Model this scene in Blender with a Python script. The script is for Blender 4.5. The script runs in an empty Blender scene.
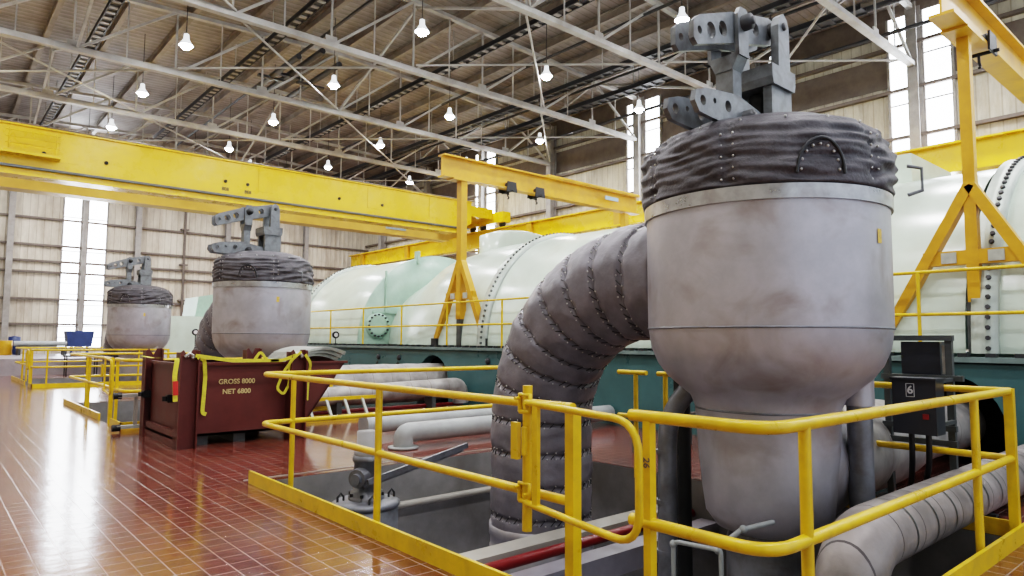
import bpy, math, random
from mathutils import Vector, Matrix, noise
random.seed(4)
PI = math.pi
scene = bpy.context.scene
col = scene.collection

# ------------------------------------------------------------------ materials
def new_mat(name):
    m = bpy.data.materials.new(name); m.use_nodes = True
    nt = m.node_tree
    return m, nt, nt.nodes['Principled BSDF']

def paint(name, rgb, rough=.45, metal=0.0, var=.12, scale=3.0, rgb2=None, bump=0.0, bscale=30.0, rvar=.1, grime=None, gamt=.0, gscale=1.2):
    m, nt, b = new_mat(name)
    N, L = nt.nodes, nt.links
    tc = N.new('ShaderNodeTexCoord')
    nz = N.new('ShaderNodeTexNoise'); nz.inputs['Scale'].default_value = scale; nz.inputs['Detail'].default_value = 6
    nz.inputs['Roughness'].default_value = .65
    L.new(tc.outputs['Object'], nz.inputs['Vector'])
    cr = N.new('ShaderNodeValToRGB')
    c2 = rgb2 or tuple(c * (1 - 2.2 * var) for c in rgb)
    cr.color_ramp.elements[0].position = .36; cr.color_ramp.elements[1].position = .62
    cr.color_ramp.elements[0].color = (*c2, 1); cr.color_ramp.elements[1].color = (*rgb, 1)
    L.new(nz.outputs['Fac'], cr.inputs['Fac'])
    out = cr.outputs['Color']
    if grime:
        n2 = N.new('ShaderNodeTexNoise'); n2.inputs['Scale'].default_value = gscale; n2.inputs['Detail'].default_value = 8
        n2.inputs['Distortion'].default_value = .6
        L.new(tc.outputs['Object'], n2.inputs['Vector'])
        r2 = N.new('ShaderNodeValToRGB'); r2.color_ramp.elements[0].position = .5; r2.color_ramp.elements[1].position = .75
        r2.color_ramp.elements[1].color = (gamt,) * 3 + (1,)
        L.new(n2.outputs['Fac'], r2.inputs['Fac'])
        mx = N.new('ShaderNodeMixRGB'); L.new(r2.outputs['Color'], mx.inputs['Fac'])
        L.new(out, mx.inputs['Color1']); mx.inputs['Color2'].default_value = (*grime, 1)
        out = mx.outputs['Color']
    L.new(out, b.inputs['Base Color'])
    mr = N.new('ShaderNodeMapRange'); mr.inputs['To Min'].default_value = max(.02, rough - rvar); mr.inputs['To Max'].default_value = min(1, rough + rvar)
    L.new(nz.outputs['Fac'], mr.inputs['Value']); L.new(mr.outputs['Result'], b.inputs['Roughness'])
    b.inputs['Metallic'].default_value = metal
    if bump:
        n3 = N.new('ShaderNodeTexNoise'); n3.inputs['Scale'].default_value = bscale; n3.inputs['Detail'].default_value = 4
        L.new(tc.outputs['Object'], n3.inputs['Vector'])
        bp = N.new('ShaderNodeBump'); bp.inputs['Strength'].default_value = bump; bp.inputs['Distance'].default_value = .02
        L.new(n3.outputs['Fac'], bp.inputs['Height']); L.new(bp.outputs['Normal'], b.inputs['Normal'])
    return m

def emis(name, rgb, s):
    m, nt, b = new_mat(name)
    b.inputs['Base Color'].default_value = (*rgb, 1)
    b.inputs['Emission Color'].default_value = (*rgb, 1); b.inputs['Emission Strength'].default_value = s
    return m

YEL = paint('safety_yellow_paint', (.78, .50, .012), .3, var=.08, scale=6, grime=(.35, .2, .03), gamt=.35, gscale=5)
CRANE = paint('crane_yellow_paint', (.84, .53, .012), .28, var=.05, scale=1.2, grime=(.45, .25, .02), gamt=.25)
OCH = paint('gantry_ochre_paint', (.66, .34, .02), .38, var=.1, scale=2, grime=(.3, .14, .02), gamt=.4, gscale=3)
CRANE_SHADE = paint('shaded_crane_yellow_paint', (.62, .42, .10), .4, var=.06, scale=2)  # crane yellow dulled to put the far girder's shade into its colour
STEELW = paint('truss_off_white_paint', (.50, .49, .47), .5, var=.12, scale=1.5, grime=(.24, .20, .16), gamt=.6)
PURL = paint('purlin_beige_paint', (.33, .29, .25), .6, var=.15, scale=1, grime=(.12, .09, .07), gamt=.7)
DARK = paint('dark_tray_steel', (.045, .045, .05), .5, var=.1)
SHELL = paint('brushed_insulation_jacket', (.47, .46, .50), .40, metal=.4, var=.09, scale=2.2, grime=(.22, .17, .14), gamt=.75, gscale=2.3, bump=.08, bscale=9)
BAND = paint('stainless_band', (.42, .42, .43), .3, metal=.8, var=.12, scale=8, grime=(.15, .11, .09), gamt=.6, gscale=4)
BLANK = paint('grey_blanket_fabric', (.098, .093, .104), .58, var=.18, scale=7, bump=.35, bscale=45)
BLANK2 = paint('grey_elbow_fabric', (.185, .175, .20), .42, var=.14, scale=3, bump=.3, bscale=14)
STUD = paint('lacing_steel', (.55, .54, .52), .3, metal=.9, var=.1)
CAST = paint('cast_grey_steel', (.20, .215, .225), .42, metal=.35, var=.14, scale=9, grime=(.07, .06, .055), gamt=.7, gscale=6)
CASTD = paint('cast_dark_steel', (.05, .052, .055), .45, metal=.4)
TEAL = paint('teal_paint', (.060, .135, .14), .3, var=.08, scale=1.2, grime=(.03, .07, .07), gamt=.4)
PALE = paint('pale_green_paint', (.62, .72, .62), .22, var=.05, scale=.9, grime=(.45, .5, .42), gamt=.5, gscale=1.4)
PALED = paint('mid_green_paint', (.36, .52, .42), .35, var=.07)
FLG = paint('flange_grey_green', (.50, .56, .50), .4, metal=.2, var=.1)
EDGE = paint('deck_edge_green', (.16, .22, .21), .4)
PITG = paint('pit_grey_paint', (.24, .235, .23), .5, var=.12, scale=2, grime=(.10, .085, .07), gamt=.6)
PITF = paint('pit_floor_paint', (.30, .29, .33), .35, var=.12, scale=1.5, grime=(.15, .12, .11), gamt=.6)
PIPEG = paint('grey_pipe_paint', (.34, .36, .36), .4, var=.08, scale=5, grime=(.25, .22, .2), gamt=.5)
VALV = paint('valve_grey_steel', (.20, .21, .235), .38, metal=.3, var=.14, scale=6, grime=(.09, .07, .06), gamt=.6, gscale=4)
MAR = paint('maroon_crate_paint', (.115, .028, .022), .45, var=.1, scale=2.5, grime=(.06, .02, .018), gamt=.5)
RED = paint('red_pipe_paint', (.22, .012, .014), .35)
WHT = paint('off_white_paint', (.38, .36, .32), .45, var=.08, grime=(.3, .26, .2), gamt=.5)
BLK = paint('black_rubber', (.012, .012, .014), .45)
VOID = paint('arch_shade_black', (.004, .004, .005), .9)  # near-black for the painted darkness behind the arches
BOXG = paint('charcoal_box_paint', (.035, .037, .045), .4, var=.08)
STRUT = paint('galvanised_strut', (.11, .12, .12), .45, metal=.4)
SLING = paint('yellow_sling_webbing', (.72, .66, .06), .7, var=.1, scale=20)
REDTAG = paint('red_sling_tag', (.6, .03, .02), .6)
SHEET = paint('pale_sheet_metal', (.50, .52, .47), .4, metal=.3, var=.1, scale=8)
BLUE = paint('blue_plastic', (.02, .04, .14), .45)
LETT = paint('cream_lettering', (.6, .48, .22), .6, var=.05)
SILV = paint('silver_lettering', (.6, .6, .6), .4, var=.02)
STICK = paint('yellow_sticker', (.75, .5, .08), .6, rgb2=(.45, .3, .1), scale=30)
BLUET = paint('pale_blue_plate', (.35, .5, .6), .5)
COLM = paint('column_grey_paint', (.33, .31, .29), .5, var=.12, grime=(.17, .13, .1), gamt=.6)
GIRT = paint('girt_brown_paint', (.16, .13, .11), .6, var=.12)
CONC = paint('pale_concrete', (.42, .40, .44), .3, var=.08)
LAMP = emis('lamp_glow', (.95, .98, 1), 90); REFL = emis('glowing_prismatic_refractor', (.9, .95, 1), 1.0)
ALU = paint('lamp_aluminium', (.6, .6, .62), .35, metal=.6)
GLASSW = paint('gauge_face', (.8, .8, .78), .3, var=.03)

def wrapped(name, rgb, dark, per, axis):
    """insulation jacket with a lap seam every `per` metres along an axis"""
    m, nt, b = new_mat(name); N, L = nt.nodes, nt.links
    tc = N.new('ShaderNodeTexCoord'); sp = N.new('ShaderNodeSeparateXYZ'); L.new(tc.outputs['Object'], sp.inputs[0])
    nz = N.new('ShaderNodeTexNoise'); nz.inputs['Scale'].default_value = 4; nz.inputs['Detail'].default_value = 7
    L.new(tc.outputs['Object'], nz.inputs['Vector'])
    dv = N.new('ShaderNodeMath'); dv.operation = 'DIVIDE'; L.new(sp.outputs[axis], dv.inputs[0]); dv.inputs[1].default_value = per
    fr = N.new('ShaderNodeMath'); fr.operation = 'FRACT'; L.new(dv.outputs[0], fr.inputs[0])
    sb = N.new('ShaderNodeMath'); sb.operation = 'LESS_THAN'; L.new(fr.outputs[0], sb.inputs[0]); sb.inputs[1].default_value = .035
    cr = N.new('ShaderNodeValToRGB'); cr.color_ramp.elements[0].position = .35; cr.color_ramp.elements[1].position = .65
    cr.color_ramp.elements[0].color = (*[c * .6 for c in rgb], 1); cr.color_ramp.elements[1].color = (*rgb, 1)
    L.new(nz.outputs['Fac'], cr.inputs['Fac'])
    mx = N.new('ShaderNodeMixRGB'); L.new(sb.outputs[0], mx.inputs['Fac']); L.new(cr.outputs['Color'], mx.inputs['Color1'])
    mx.inputs['Color2'].default_value = (*dark, 1); L.new(mx.outputs['Color'], b.inputs['Base Color'])
    bp = N.new('ShaderNodeBump'); bp.inputs['Strength'].default_value = .6; bp.inputs['Distance'].default_value = .02
    ad = N.new('ShaderNodeMath'); ad.operation = 'ADD'; L.new(nz.outputs['Fac'], ad.inputs[0]); L.new(fr.outputs[0], ad.inputs[1])
    L.new(ad.outputs[0], bp.inputs['Height']); L.new(bp.outputs['Normal'], b.inputs['Normal'])
    b.inputs['Roughness'].default_value = .45; b.inputs['Metallic'].default_value = .15
    return m
WRAPX = wrapped('banded_pipe_jacket', (.32, .29, .28), (.07, .06, .06), .37, 0)
WRAPX2 = wrapped('pale_wrapped_jacket', (.40, .38, .36), (.22, .20, .18), .45, 0)

def tile_mat():
    m, nt, b = new_mat('red_quarry_tile'); N, L = nt.nodes, nt.links
    tc = N.new('ShaderNodeTexCoord')
    br = N.new('ShaderNodeTexBrick'); br.offset = 0.0; br.squash = 1.0
    br.inputs['Scale'].default_value = 1; br.inputs['Brick Width'].default_value = .155; br.inputs['Row Height'].default_value = .155
    br.inputs['Mortar Size'].default_value = .0045; br.inputs['Mortar Smooth'].default_value = .3; br.inputs['Bias'].default_value = 0
    br.inputs['Color1'].default_value = (.165, .036, .024, 1); br.inputs['Color2'].default_value = (.10, .022, .017, 1)
    br.inputs['Mortar'].default_value = (.34, .27, .24, 1)
    L.new(tc.outputs['Object'], br.inputs['Vector'])
    nz = N.new('ShaderNodeTexNoise'); nz.inputs['Scale'].default_value = 1.1; nz.inputs['Detail'].default_value = 5
    L.new(tc.outputs['Object'], nz.inputs['Vector'])
    cr = N.new('ShaderNodeValToRGB'); cr.color_ramp.elements[0].position = .4; cr.color_ramp.elements[1].position = .68
    cr.color_ramp.elements[0].color = (0, 0, 0, 1); cr.color_ramp.elements[1].color = (.45, .45, .45, 1)
    L.new(nz.outputs['Fac'], cr.inputs['Fac'])
    mx = N.new('ShaderNodeMixRGB'); L.new(cr.outputs['Color'], mx.inputs['Fac']); L.new(br.outputs['Color'], mx.inputs['Color1'])
    mx.inputs['Color2'].default_value = (.19, .062, .028, 1); L.new(mx.outputs['Color'], b.inputs['Base Color'])
    n2 = N.new('ShaderNodeTexNoise'); n2.inputs['Scale'].default_value = 5; n2.inputs['Detail'].default_value = 3
    L.new(tc.outputs['Object'], n2.inputs['Vector'])
    mr = N.new('ShaderNodeMapRange'); mr.inputs['To Min'].default_value = .10; mr.inputs['To Max'].default_value = .24
    L.new(n2.outputs['Fac'], mr.inputs['Value']); L.new(mr.outputs['Result'], b.inputs['Roughness'])
    b.inputs['Specular IOR Level'].default_value = .7
    b.inputs['Coat Weight'].default_value = .35; b.inputs['Coat Roughness'].default_value = .10
    n3 = N.new('ShaderNodeTexNoise'); n3.inputs['Scale'].default_value = 7; n3.inputs['Detail'].default_value = 1
    L.new(tc.outputs['Object'], n3.inputs['Vector'])
    ma = N.new('ShaderNodeMath'); ma.operation = 'MULTIPLY_ADD'; L.new(br.outputs['Fac'], ma.inputs[0]); ma.inputs[1].default_value = -.35
    L.new(n3.outputs['Fac'], ma.inputs[2])
    bp = N.new('ShaderNodeBump'); bp.inputs['Strength'].default_value = .25; bp.inputs['Distance'].default_value = .006
    L.new(ma.outputs[0], bp.inputs['Height']); L.new(bp.outputs['Normal'], b.inputs['Normal'])
    L.new(bp.outputs['Normal'], b.inputs['Coat Normal'])
    return m
TILE = tile_mat()

def panel_mat(name, axis, rgb, rgb2):
    """ribbed metal cladding, ribs vertical, stained"""
    m, nt, b = new_mat(name); N, L = nt.nodes, nt.links
    tc = N.new('ShaderNodeTexCoord'); sp = N.new('ShaderNodeSeparateXYZ'); L.new(tc.outputs['Object'], sp.inputs[0])
    mu = N.new('ShaderNodeMath'); mu.operation = 'MULTIPLY'; L.new(sp.outputs[axis], mu.inputs[0]); mu.inputs[1].default_value = 2 * PI / .31
    si = N.new('ShaderNodeMath'); si.operation = 'SINE'; L.new(mu.outputs[0], si.inputs[0])
    mp = N.new('ShaderNodeMapping'); mp.inputs['Scale'].default_value = (1.3, 1.3, .35); L.new(tc.outputs['Object'], mp.inputs['Vector'])
    nz = N.new('ShaderNodeTexNoise'); nz.inputs['Scale'].default_value = .8; nz.inputs['Detail'].default_value = 8; nz.inputs['Roughness'].default_value = .7
    L.new(mp.outputs['Vector'], nz.inputs['Vector'])
    cr = N.new('ShaderNodeValToRGB'); cr.color_ramp.elements[0].position = .34; cr.color_ramp.elements[1].position = .58
    cr.color_ramp.elements[0].color = (*rgb2, 1); cr.color_ramp.elements[1].color = (*rgb, 1)
    L.new(nz.outputs['Fac'], cr.inputs['Fac'])
    gt = N.new('ShaderNodeMath'); gt.operation = 'GREATER_THAN'; L.new(si.outputs[0], gt.inputs[0]); gt.inputs[1].default_value = .93
    mx = N.new('ShaderNodeMixRGB'); mx.blend_type = 'MULTIPLY'
    mm = N.new('ShaderNodeMath'); mm.operation = 'MULTIPLY'; L.new(gt.outputs[0], mm.inputs[0]); mm.inputs[1].default_value = .45
    L.new(mm.outputs[0], mx.inputs['Fac']); L.new(cr.outputs['Color'], mx.inputs['Color1']); mx.inputs['Color2'].default_value = (.4, .36, .3, 1)
    L.new(mx.outputs['Color'], b.inputs['Base Color']); b.inputs['Roughness'].default_value = .6
    bp = N.new('ShaderNodeBump'); bp.inputs['Strength'].default_value = .4; bp.inputs['Distance'].default_value = .03
    L.new(si.outputs[0], bp.inputs['Height']); L.new(bp.outputs['Normal'], b.inputs['Normal'])
    return m
CLADX = panel_mat('cream_cladding_end', 0, (.66, .60, .50), (.40, .34, .27))
CLADY = panel_mat('cream_cladding_side', 1, (.56, .52, .42), (.30, .26, .20))
DECK = panel_mat('roof_deck_tan', 1, (.31, .28, .26), (.20, .175, .16))

def pane_mat():
    m, nt, b = new_mat('translucent_daylight_panel'); N, L = nt.nodes, nt.links
    tc = N.new('ShaderNodeTexCoord'); nz = N.new('ShaderNodeTexNoise'); nz.inputs['Scale'].default_value = .6
    L.new(tc.outputs['Object'], nz.inputs['Vector'])
    mr = N.new('ShaderNodeMapRange'); mr.inputs['To Min'].default_value = 8; mr.inputs['To Max'].default_value = 13
    L.new(nz.outputs['Fac'], mr.inputs['Value']); L.new(mr.outputs['Result'], b.inputs['Emission Strength'])
    b.inputs['Emission Color'].default_value = (.88, .93, 1, 1); b.inputs['Base Color'].default_value = (.8, .85, .9, 1)
    return m
PANE = pane_mat()

# ------------------------------------------------------------------ geometry
class G:
    def __init__(s): s.v = []; s.f = []; s.sm = []
    def add(s, vs, fs, smooth=False):
        n = len(s.v); s.v += [tuple(v) for v in vs]
        s.f += [tuple(i + n for i in f) for f in fs]; s.sm += [smooth] * len(fs)
        return s
    def box(s, a, b):
        (x0, y0, z0), (x1, y1, z1) = a, b
        vs = [(x0, y0, z0), (x1, y0, z0), (x1, y1, z0), (x0, y1, z0), (x0, y0, z1), (x1, y0, z1), (x1, y1, z1), (x0, y1, z1)]
        return s.add(vs, [(0, 3, 2, 1), (4, 5, 6, 7), (0, 1, 5, 4), (1, 2, 6, 5), (2, 3, 7, 6), (3, 0, 4, 7)])
    def bar(s, p, q, w, h, up=(0, 0, 1)):
        """rectangular bar from p to q, w across, h along up"""
        p, q = Vector(p), Vector(q); d = (q - p).normalized(); u = Vector(up)
        if abs(d.dot(u)) > .98: u = Vector((0, 1, 0))
        r = d.cross(u).normalized(); u = r.cross(d).normalized()
        vs = [c + r * a * w / 2 + u * b * h / 2 for c in (p, q) for a, b in ((-1, -1), (1, -1), (1, 1), (-1, 1))]
        return s.add(vs, [(3, 2, 1, 0), (4, 5, 6, 7), (0, 1, 5, 4), (1, 2, 6, 5), (2, 3, 7, 6), (3, 0, 4, 7)])
    def ibeam(s, p, q, w, h, t=.03, up=(0, 0, 1)):
        p, q = Vector(p), Vector(q); d = (q - p).normalized(); u = Vector(up)
        if abs(d.dot(u)) > .98: u = Vector((0, 1, 0))
        r = d.cross(u).normalized(); u = r.cross(d).normalized()
        s.bar(p + u * (h - t) / 2, q + u * (h - t) / 2, w, t, u); s.bar(p - u * (h - t) / 2, q - u * (h - t) / 2, w, t, u)
        return s.bar(p, q, t * .7, h - 2 * t, u)
    def tube(s, pts, r, n=12, cap=True):
        pts = [Vector(p) for p in pts]; rs = r if isinstance(r, (list, tuple)) else [r] * len(pts)
        t0 = (pts[1] - pts[0]).normalized()
        u = t0.orthogonal().normalized(); rings = []; prev = t0
        for i, p in enumerate(pts):
            if i == 0: t = t0
            elif i == len(pts) - 1: t = (pts[i] - pts[i - 1]).normalized()
            else: t = ((pts[i] - pts[i - 1]).normalized() + (pts[i + 1] - pts[i]).normalized()).normalized()
            q = prev.rotation_difference(t); u = (q @ u); u = (u - t * u.dot(t)).normalized(); prev = t
            w = t.cross(u)
            rings.append([p + (u * math.cos(a) + w * math.sin(a)) * rs[i] for a in [2 * PI * k / n for k in range(n)]])
        vs = [v for rg in rings for v in rg]; m = len(rings)
        fs = [(i * n + k, i * n + (k + 1) % n, (i + 1) * n + (k + 1) % n, (i + 1) * n + k) for i in range(m - 1) for k in range(n)]
        s.add(vs, fs, True)
        if cap:
            s.add(rings[0], [tuple(reversed(range(n)))]); s.add(rings[-1], [tuple(range(n))])
        return s
    def lathe(s, prof, c=(0, 0, 0), axis='z', n=48, a0=0, a1=2 * PI, fn=None):
        """prof: list of (r, h)"""
        full = abs(a1 - a0 - 2 * PI) < 1e-6; m = n if full else n + 1
        vs = []
        for j, (r, h) in enumerate(prof):
            for k in range(m):
                a = a0 + (a1 - a0) * k / n
                rr = r + (fn(a, h, j) if fn else 0)
                x, y = rr * math.cos(a), rr * math.sin(a)
                p = {'z': (x, y, h), 'y': (-x, h, y), 'x': (h, x, y)}[axis]
                vs.append((p[0] + c[0], p[1] + c[1], p[2] + c[2]))
        fs = []
        for j in range(len(prof) - 1):
            for k in range(n):
                k2 = (k + 1) % m
                fs.append((j * m + k, j * m + k2, (j + 1) * m + k2, (j + 1) * m + k))
        return s.add(vs, fs, True)
    def prism(s, poly, a, b, plane='xz'):
        """polygon in a plane extruded along the remaining axis from a to b"""
        def P(u, v, w): return {'xz': (u, w, v), 'yz': (w, u, v), 'xy': (u, v, w)}[plane]
        n = len(poly); vs = [P(u, v, a) for u, v in poly] + [P(u, v, b) for u, v in poly]
        return s.add(vs, [tuple(range(n)), tuple(reversed(range(n, 2 * n)))] + [(i, n + i, n + (i + 1) % n, (i + 1) % n) for i in range(n)])
    def ball(s, c, r, n=8):
        prof = [(max(1e-4, r * math.sin(PI * j / n)), -r * math.cos(PI * j / n)) for j in range(n + 1)]
        return s.lathe(prof, c, 'z', n + 2)

def holes_plate(g, outline, holes, a, b, n=20):
    """plate in the xz plane with real round holes, thickness a..b along y"""
    import mathutils.geometry as mg
    loops = [[Vector((x, z, 0)) for x, z in outline]]
    for cx, cz, r in holes:
        loops.append([Vector((cx + r * math.cos(-2 * PI * k / n), cz + r * math.sin(-2 * PI * k / n), 0)) for k in range(n)])
    tris = mg.tessellate_polygon(loops); flat = [p for l in loops for p in l]; m = len(flat)
    vs = [(p.x, a, p.y) for p in flat] + [(p.x, b, p.y) for p in flat]
    fs = [tuple(t) for t in tris] + [tuple(i + m for i in reversed(t)) for t in tris]; o = 0
    for l in loops:
        k = len(l); fs += [(o + i, o + (i + 1) % k, m + o + (i + 1) % k, m + o + i) for i in range(k)]; o += k
    g.add(vs, fs); return g

def rnd(pts, r=.12, n=6):
    """path with rounded corners"""
    pts = [Vector(p) for p in pts]; out = [pts[0]]
    for i in range(1, len(pts) - 1):
        a, b, c = pts[i - 1], pts[i], pts[i + 1]
        d1 = (a - b); d2 = (c - b); rr = min(r, d1.length * .49, d2.length * .49)
        p = b + d1.normalized() * rr; q = b + d2.normalized() * rr
        for k in range(n + 1):
            t = k / n; out.append(p * (1 - t) ** 2 + b * 2 * t * (1 - t) + q * t * t)
    out.append(pts[-1]); return out

def wloc(o):
    v = Vector((0, 0, 0))
    while o is not None: v += o.location; o = o.parent
    return v
def obj(name, g, mat, parent=None, label=None, kind=None, fix=False):
    me = bpy.data.meshes.new(name)
    org = wloc(parent) if parent else None
    if parent is None:
        xs, ys, zs = zip(*g.v); org = Vector(((min(xs) + max(xs)) / 2, (min(ys) + max(ys)) / 2, min(zs)))
        if fix: org = Vector((0, 0, 0))
    me.from_pydata([(x - org.x, y - org.y, z - org.z) for x, y, z in g.v], [], g.f)
    me.polygons.foreach_set('use_smooth', g.sm)
    me.materials.append(mat); me.update()
    import bmesh
    bm = bmesh.new(); bm.from_mesh(me); bmesh.ops.recalc_face_normals(bm, faces=bm.faces); bm.to_mesh(me); bm.free()
    o = bpy.data.objects.new(name, me); col.objects.link(o)
    if parent: o.parent = parent
    else: o.location = org
    if label: o['label'] = label
    if kind: o['kind'] = kind
    return o
def thing(name, label, cat, loc, group=None):
    o = bpy.data.objects.new(name, None); col.objects.link(o); o.empty_display_size = .2
    o.location = loc; o['label'] = label; o['category'] = cat
    if group: o['group'] = group
    return o
def tag(o, label, cat, group=None, kind=None):
    o['label'] = label; o['category'] = cat
    if group: o['group'] = group
    if kind: o['kind'] = kind
    return o
def struct(name, g, mat): return obj(name, g, mat, None, kind='structure', fix=True)
def dup(root, off, label=None, cat=None, group=None):
    def cp(o, parent):
        c = o.copy(); col.objects.link(c)
        if parent: c.parent = parent
        for ch in [x for x in list(scene_children.get(o.name, []))]: cp(ch, c)
        return c
    scene_children.clear()
    for o in list(col.objects):
        if o.parent: scene_children.setdefault(o.parent.name, []).append(o)
    r = cp(root, None); r.location = root.location + Vector(off)
    if label: r['label'] = label
    if group: r['group'] = group
    return r
scene_children = {}
def text_g(body, size, extrude, M4):
    cu = bpy.data.curves.new('lettering_src', 'FONT'); cu.body = body; cu.size = size; cu.extrude = extrude; cu.offset = size * .02
    cu.align_x = 'CENTER'; cu.align_y = 'CENTER'
    o = bpy.data.objects.new('lettering_src', cu); col.objects.link(o)
    dg = bpy.context.evaluated_depsgraph_get(); me = bpy.data.meshes.new_from_object(o.evaluated_get(dg))
    g = G(); g.add([M4 @ v.co for v in me.vertices], [tuple(p.vertices) for p in me.polygons])
    bpy.data.objects.remove(o); bpy.data.curves.remove(cu); bpy.data.meshes.remove(me)
    return g
def face_mat(loc, right, up):
    r, u = Vector(right), Vector(up); n = r.cross(u)
    return Matrix(((r.x, u.x, n.x, loc[0]), (r.y, u.y, n.y, loc[1]), (r.z, u.z, n.z, loc[2]), (0, 0, 0, 1)))

# ------------------------------------------------------------------ setting
XL, XR, YN, YF = -2.6, 22.6, -6.0, 41.0
PITS = [(2.55, 6.12, 1.36, 6.86), (2.43, 6.0, 12.01, 17.51), (2.45, 6.02, 23.36, 28.86)]
PD = -1.25
g = G()
ys = YN
for (x0, x1, y0, y1) in PITS:
    g.box((XL, ys, -.3), (XR, y0, 0)); g.box((XL, y0, -.3), (x0, y1, 0)); g.box((x1, y0, -.3), (XR, y1, 0)); ys = y1
g.box((XL, ys, -.3), (XR, YF, 0))
struct('floor', g, TILE)
for i, (x0, x1, y0, y1) in enumerate(PITS):
    g = G(); t = .004
    g.box((x0 - .05, y0, PD), (x0 + t, y1, -.004)).box((x1 - t, y0, PD), (x1 + .05, y1, -.004))
    g.box((x0, y0 - .05, PD), (x1, y0 + t, -.004)).box((x0, y1 - t, PD), (x1, y1 + .05, -.004))
    struct('wall_pit', g, PITG)
    g = G(); g.box((x0 - .05, y0 - .05, PD - .1), (x1 + .05, y1 + .05, PD)); struct('floor_pit', g, PITF)

def roofz(x): return 12.45 - abs(x - 11) * .042
g = G(); g.prism([(XL, -.3), (XR, -.3), (XR, roofz(XR)), (11, roofz(11)), (XL, roofz(XL))], YF, YF + .2, 'xz'); struct('wall_back', g, CLADX)
g = G(); g.box((XR, YN, -.3), (XR + .2, YF, roofz(XR))); struct('wall_right', g, CLADY)
g = G(); g.box((XL - .2, YN, -.3), (XL, YF, roofz(XL))); struct('wall_left', g, CLADY)
g = G(); g.prism([(XL - .2, roofz(XL)), (11, roofz(11)), (XR + .2, roofz(XR)), (XR + .2, roofz(XR) + .2), (11, roofz(11) + .2), (XL - .2, roofz(XL) + .2)], YN, YF + .2, 'xz')
struct('ceiling', g, DECK)

# girts
k = 0
for z in (2.1, 3.35, 4.7, 5.24, 6.05, 7.4, 8.9, 10.4, 11.4):
    k += 1; g = G(); g.bar((XL, YF - .09, z), (XR, YF - .09, z), .18, .10); struct('trim_%d' % k, g, GIRT)
for z in (2.4, 4.2, 6.2, 7.7, 9.2, 10.6):
    k += 1; g = G(); g.bar((XR - .09, YN, z), (XR - .09, YF, z), .18, .10); struct('trim_%d' % k, g, GIRT)
for zc_, zh in ((9.9, 1.0), (11.5, .9)):
    k += 1; g = G(); g.box((XR - .04, YN, zc_ - zh / 2), (XR - .01, YF, zc_ + zh / 2)); struct('trim_%d' % k, g, GIRT)

# windows : translucent strips with thin bars
def window(i, plane, a0, a1, z0, z1, dz):
    g = G(); f = G(); t = .04
    if plane == 'y':
        g.box((a0, YF - .03, z0), (a1, YF - .012, z1))
        for a in (a0, a1): f.box((a - t, YF - .10, z0), (a + t, YF - .005, z1))
        z = z0
        while z <= z1 + .01: f.box((a0, YF - .06, z - .025), (a1, YF - .008, z + .025)); z += dz
    else:
        g.box((XR - .06, a0, z0), (XR - .045, a1, z1))
        for a in (a0, a1): f.box((XR - .13, a - t, z0), (XR - .005, a + t, z1))
        z = z0
        while z <= z1 + .01: f.box((XR - .09, a0, z - .025), (XR - .008, a1, z + .025)); z += dz
    w = struct('window_%d' % i, f, COLM)
    p = obj('window_pane', g, PANE, w); return w
n = 0
for a0, a1 in ((5.2, 6.0), (6.28, 7.16)):
    n += 1; window(n, 'y', a0, a1, .9, 6.0, .55); n += 1; window(n, 'y', a0, a1, 6.1, 11.9, 1.5)
TY = [-3.4, 1.85, 7.12, 12.35, 17.6, 22.84, 28.1, 33.3, 38.5]
for y in (7.12, 17.6, 28.2, -3.4):
    for a0, a1 in ((y - .95, y - .17), (y + .17, y + .80)):
        n += 1; window(n, 'x', a0, a1, 1.5, 11.55, 1.45)

# wall columns
pos = ['beside the tall windows', 'left of the tall windows', 'between the tall windows']
xs = [(3.05, 'grey steel wall column left of the far tall windows'), (6.14, 'narrow steel column between the two far tall windows'),
      (8.6, 'steel wall column behind the farthest vessel'), (13.3, 'steel wall column between the two farther vessels'), (18.1, 'dark steel wall column right of the middle vessel')]
for x, lb in xs:
    g = G(); w = .26 if x != 6.14 else .2; g.ibeam((x, YF - .25, 0), (x, YF - .25, 11.8), w, .3, .025, (0, 1, 0)); tag(obj('wall_column', g, COLM), lb, 'column')
for i, y in enumerate(TY[1:]):
    g = G(); g.ibeam((XR - .32, y, 0), (XR - .32, y, 11.7), .3, .4, .03, (1, 0, 0))
    tag(obj('wall_column', g, COLM), 'grey steel column of the right side wall carrying a roof truss', 'column', 'columns of the right side wall')
g = G(); g.tube([(10.95, YF - .3, 0), (10.95, YF - .3, 9.5)], .07, 8)
for z in (3.5, 5.5, 7.5): g.box((10.75, YF - .35, z), (11.15, YF - .05, z + .08))
tag(obj('wall_pipe', g, GIRT), 'thin brown vertical pipe clamped on the far wall', 'pipe')

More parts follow.
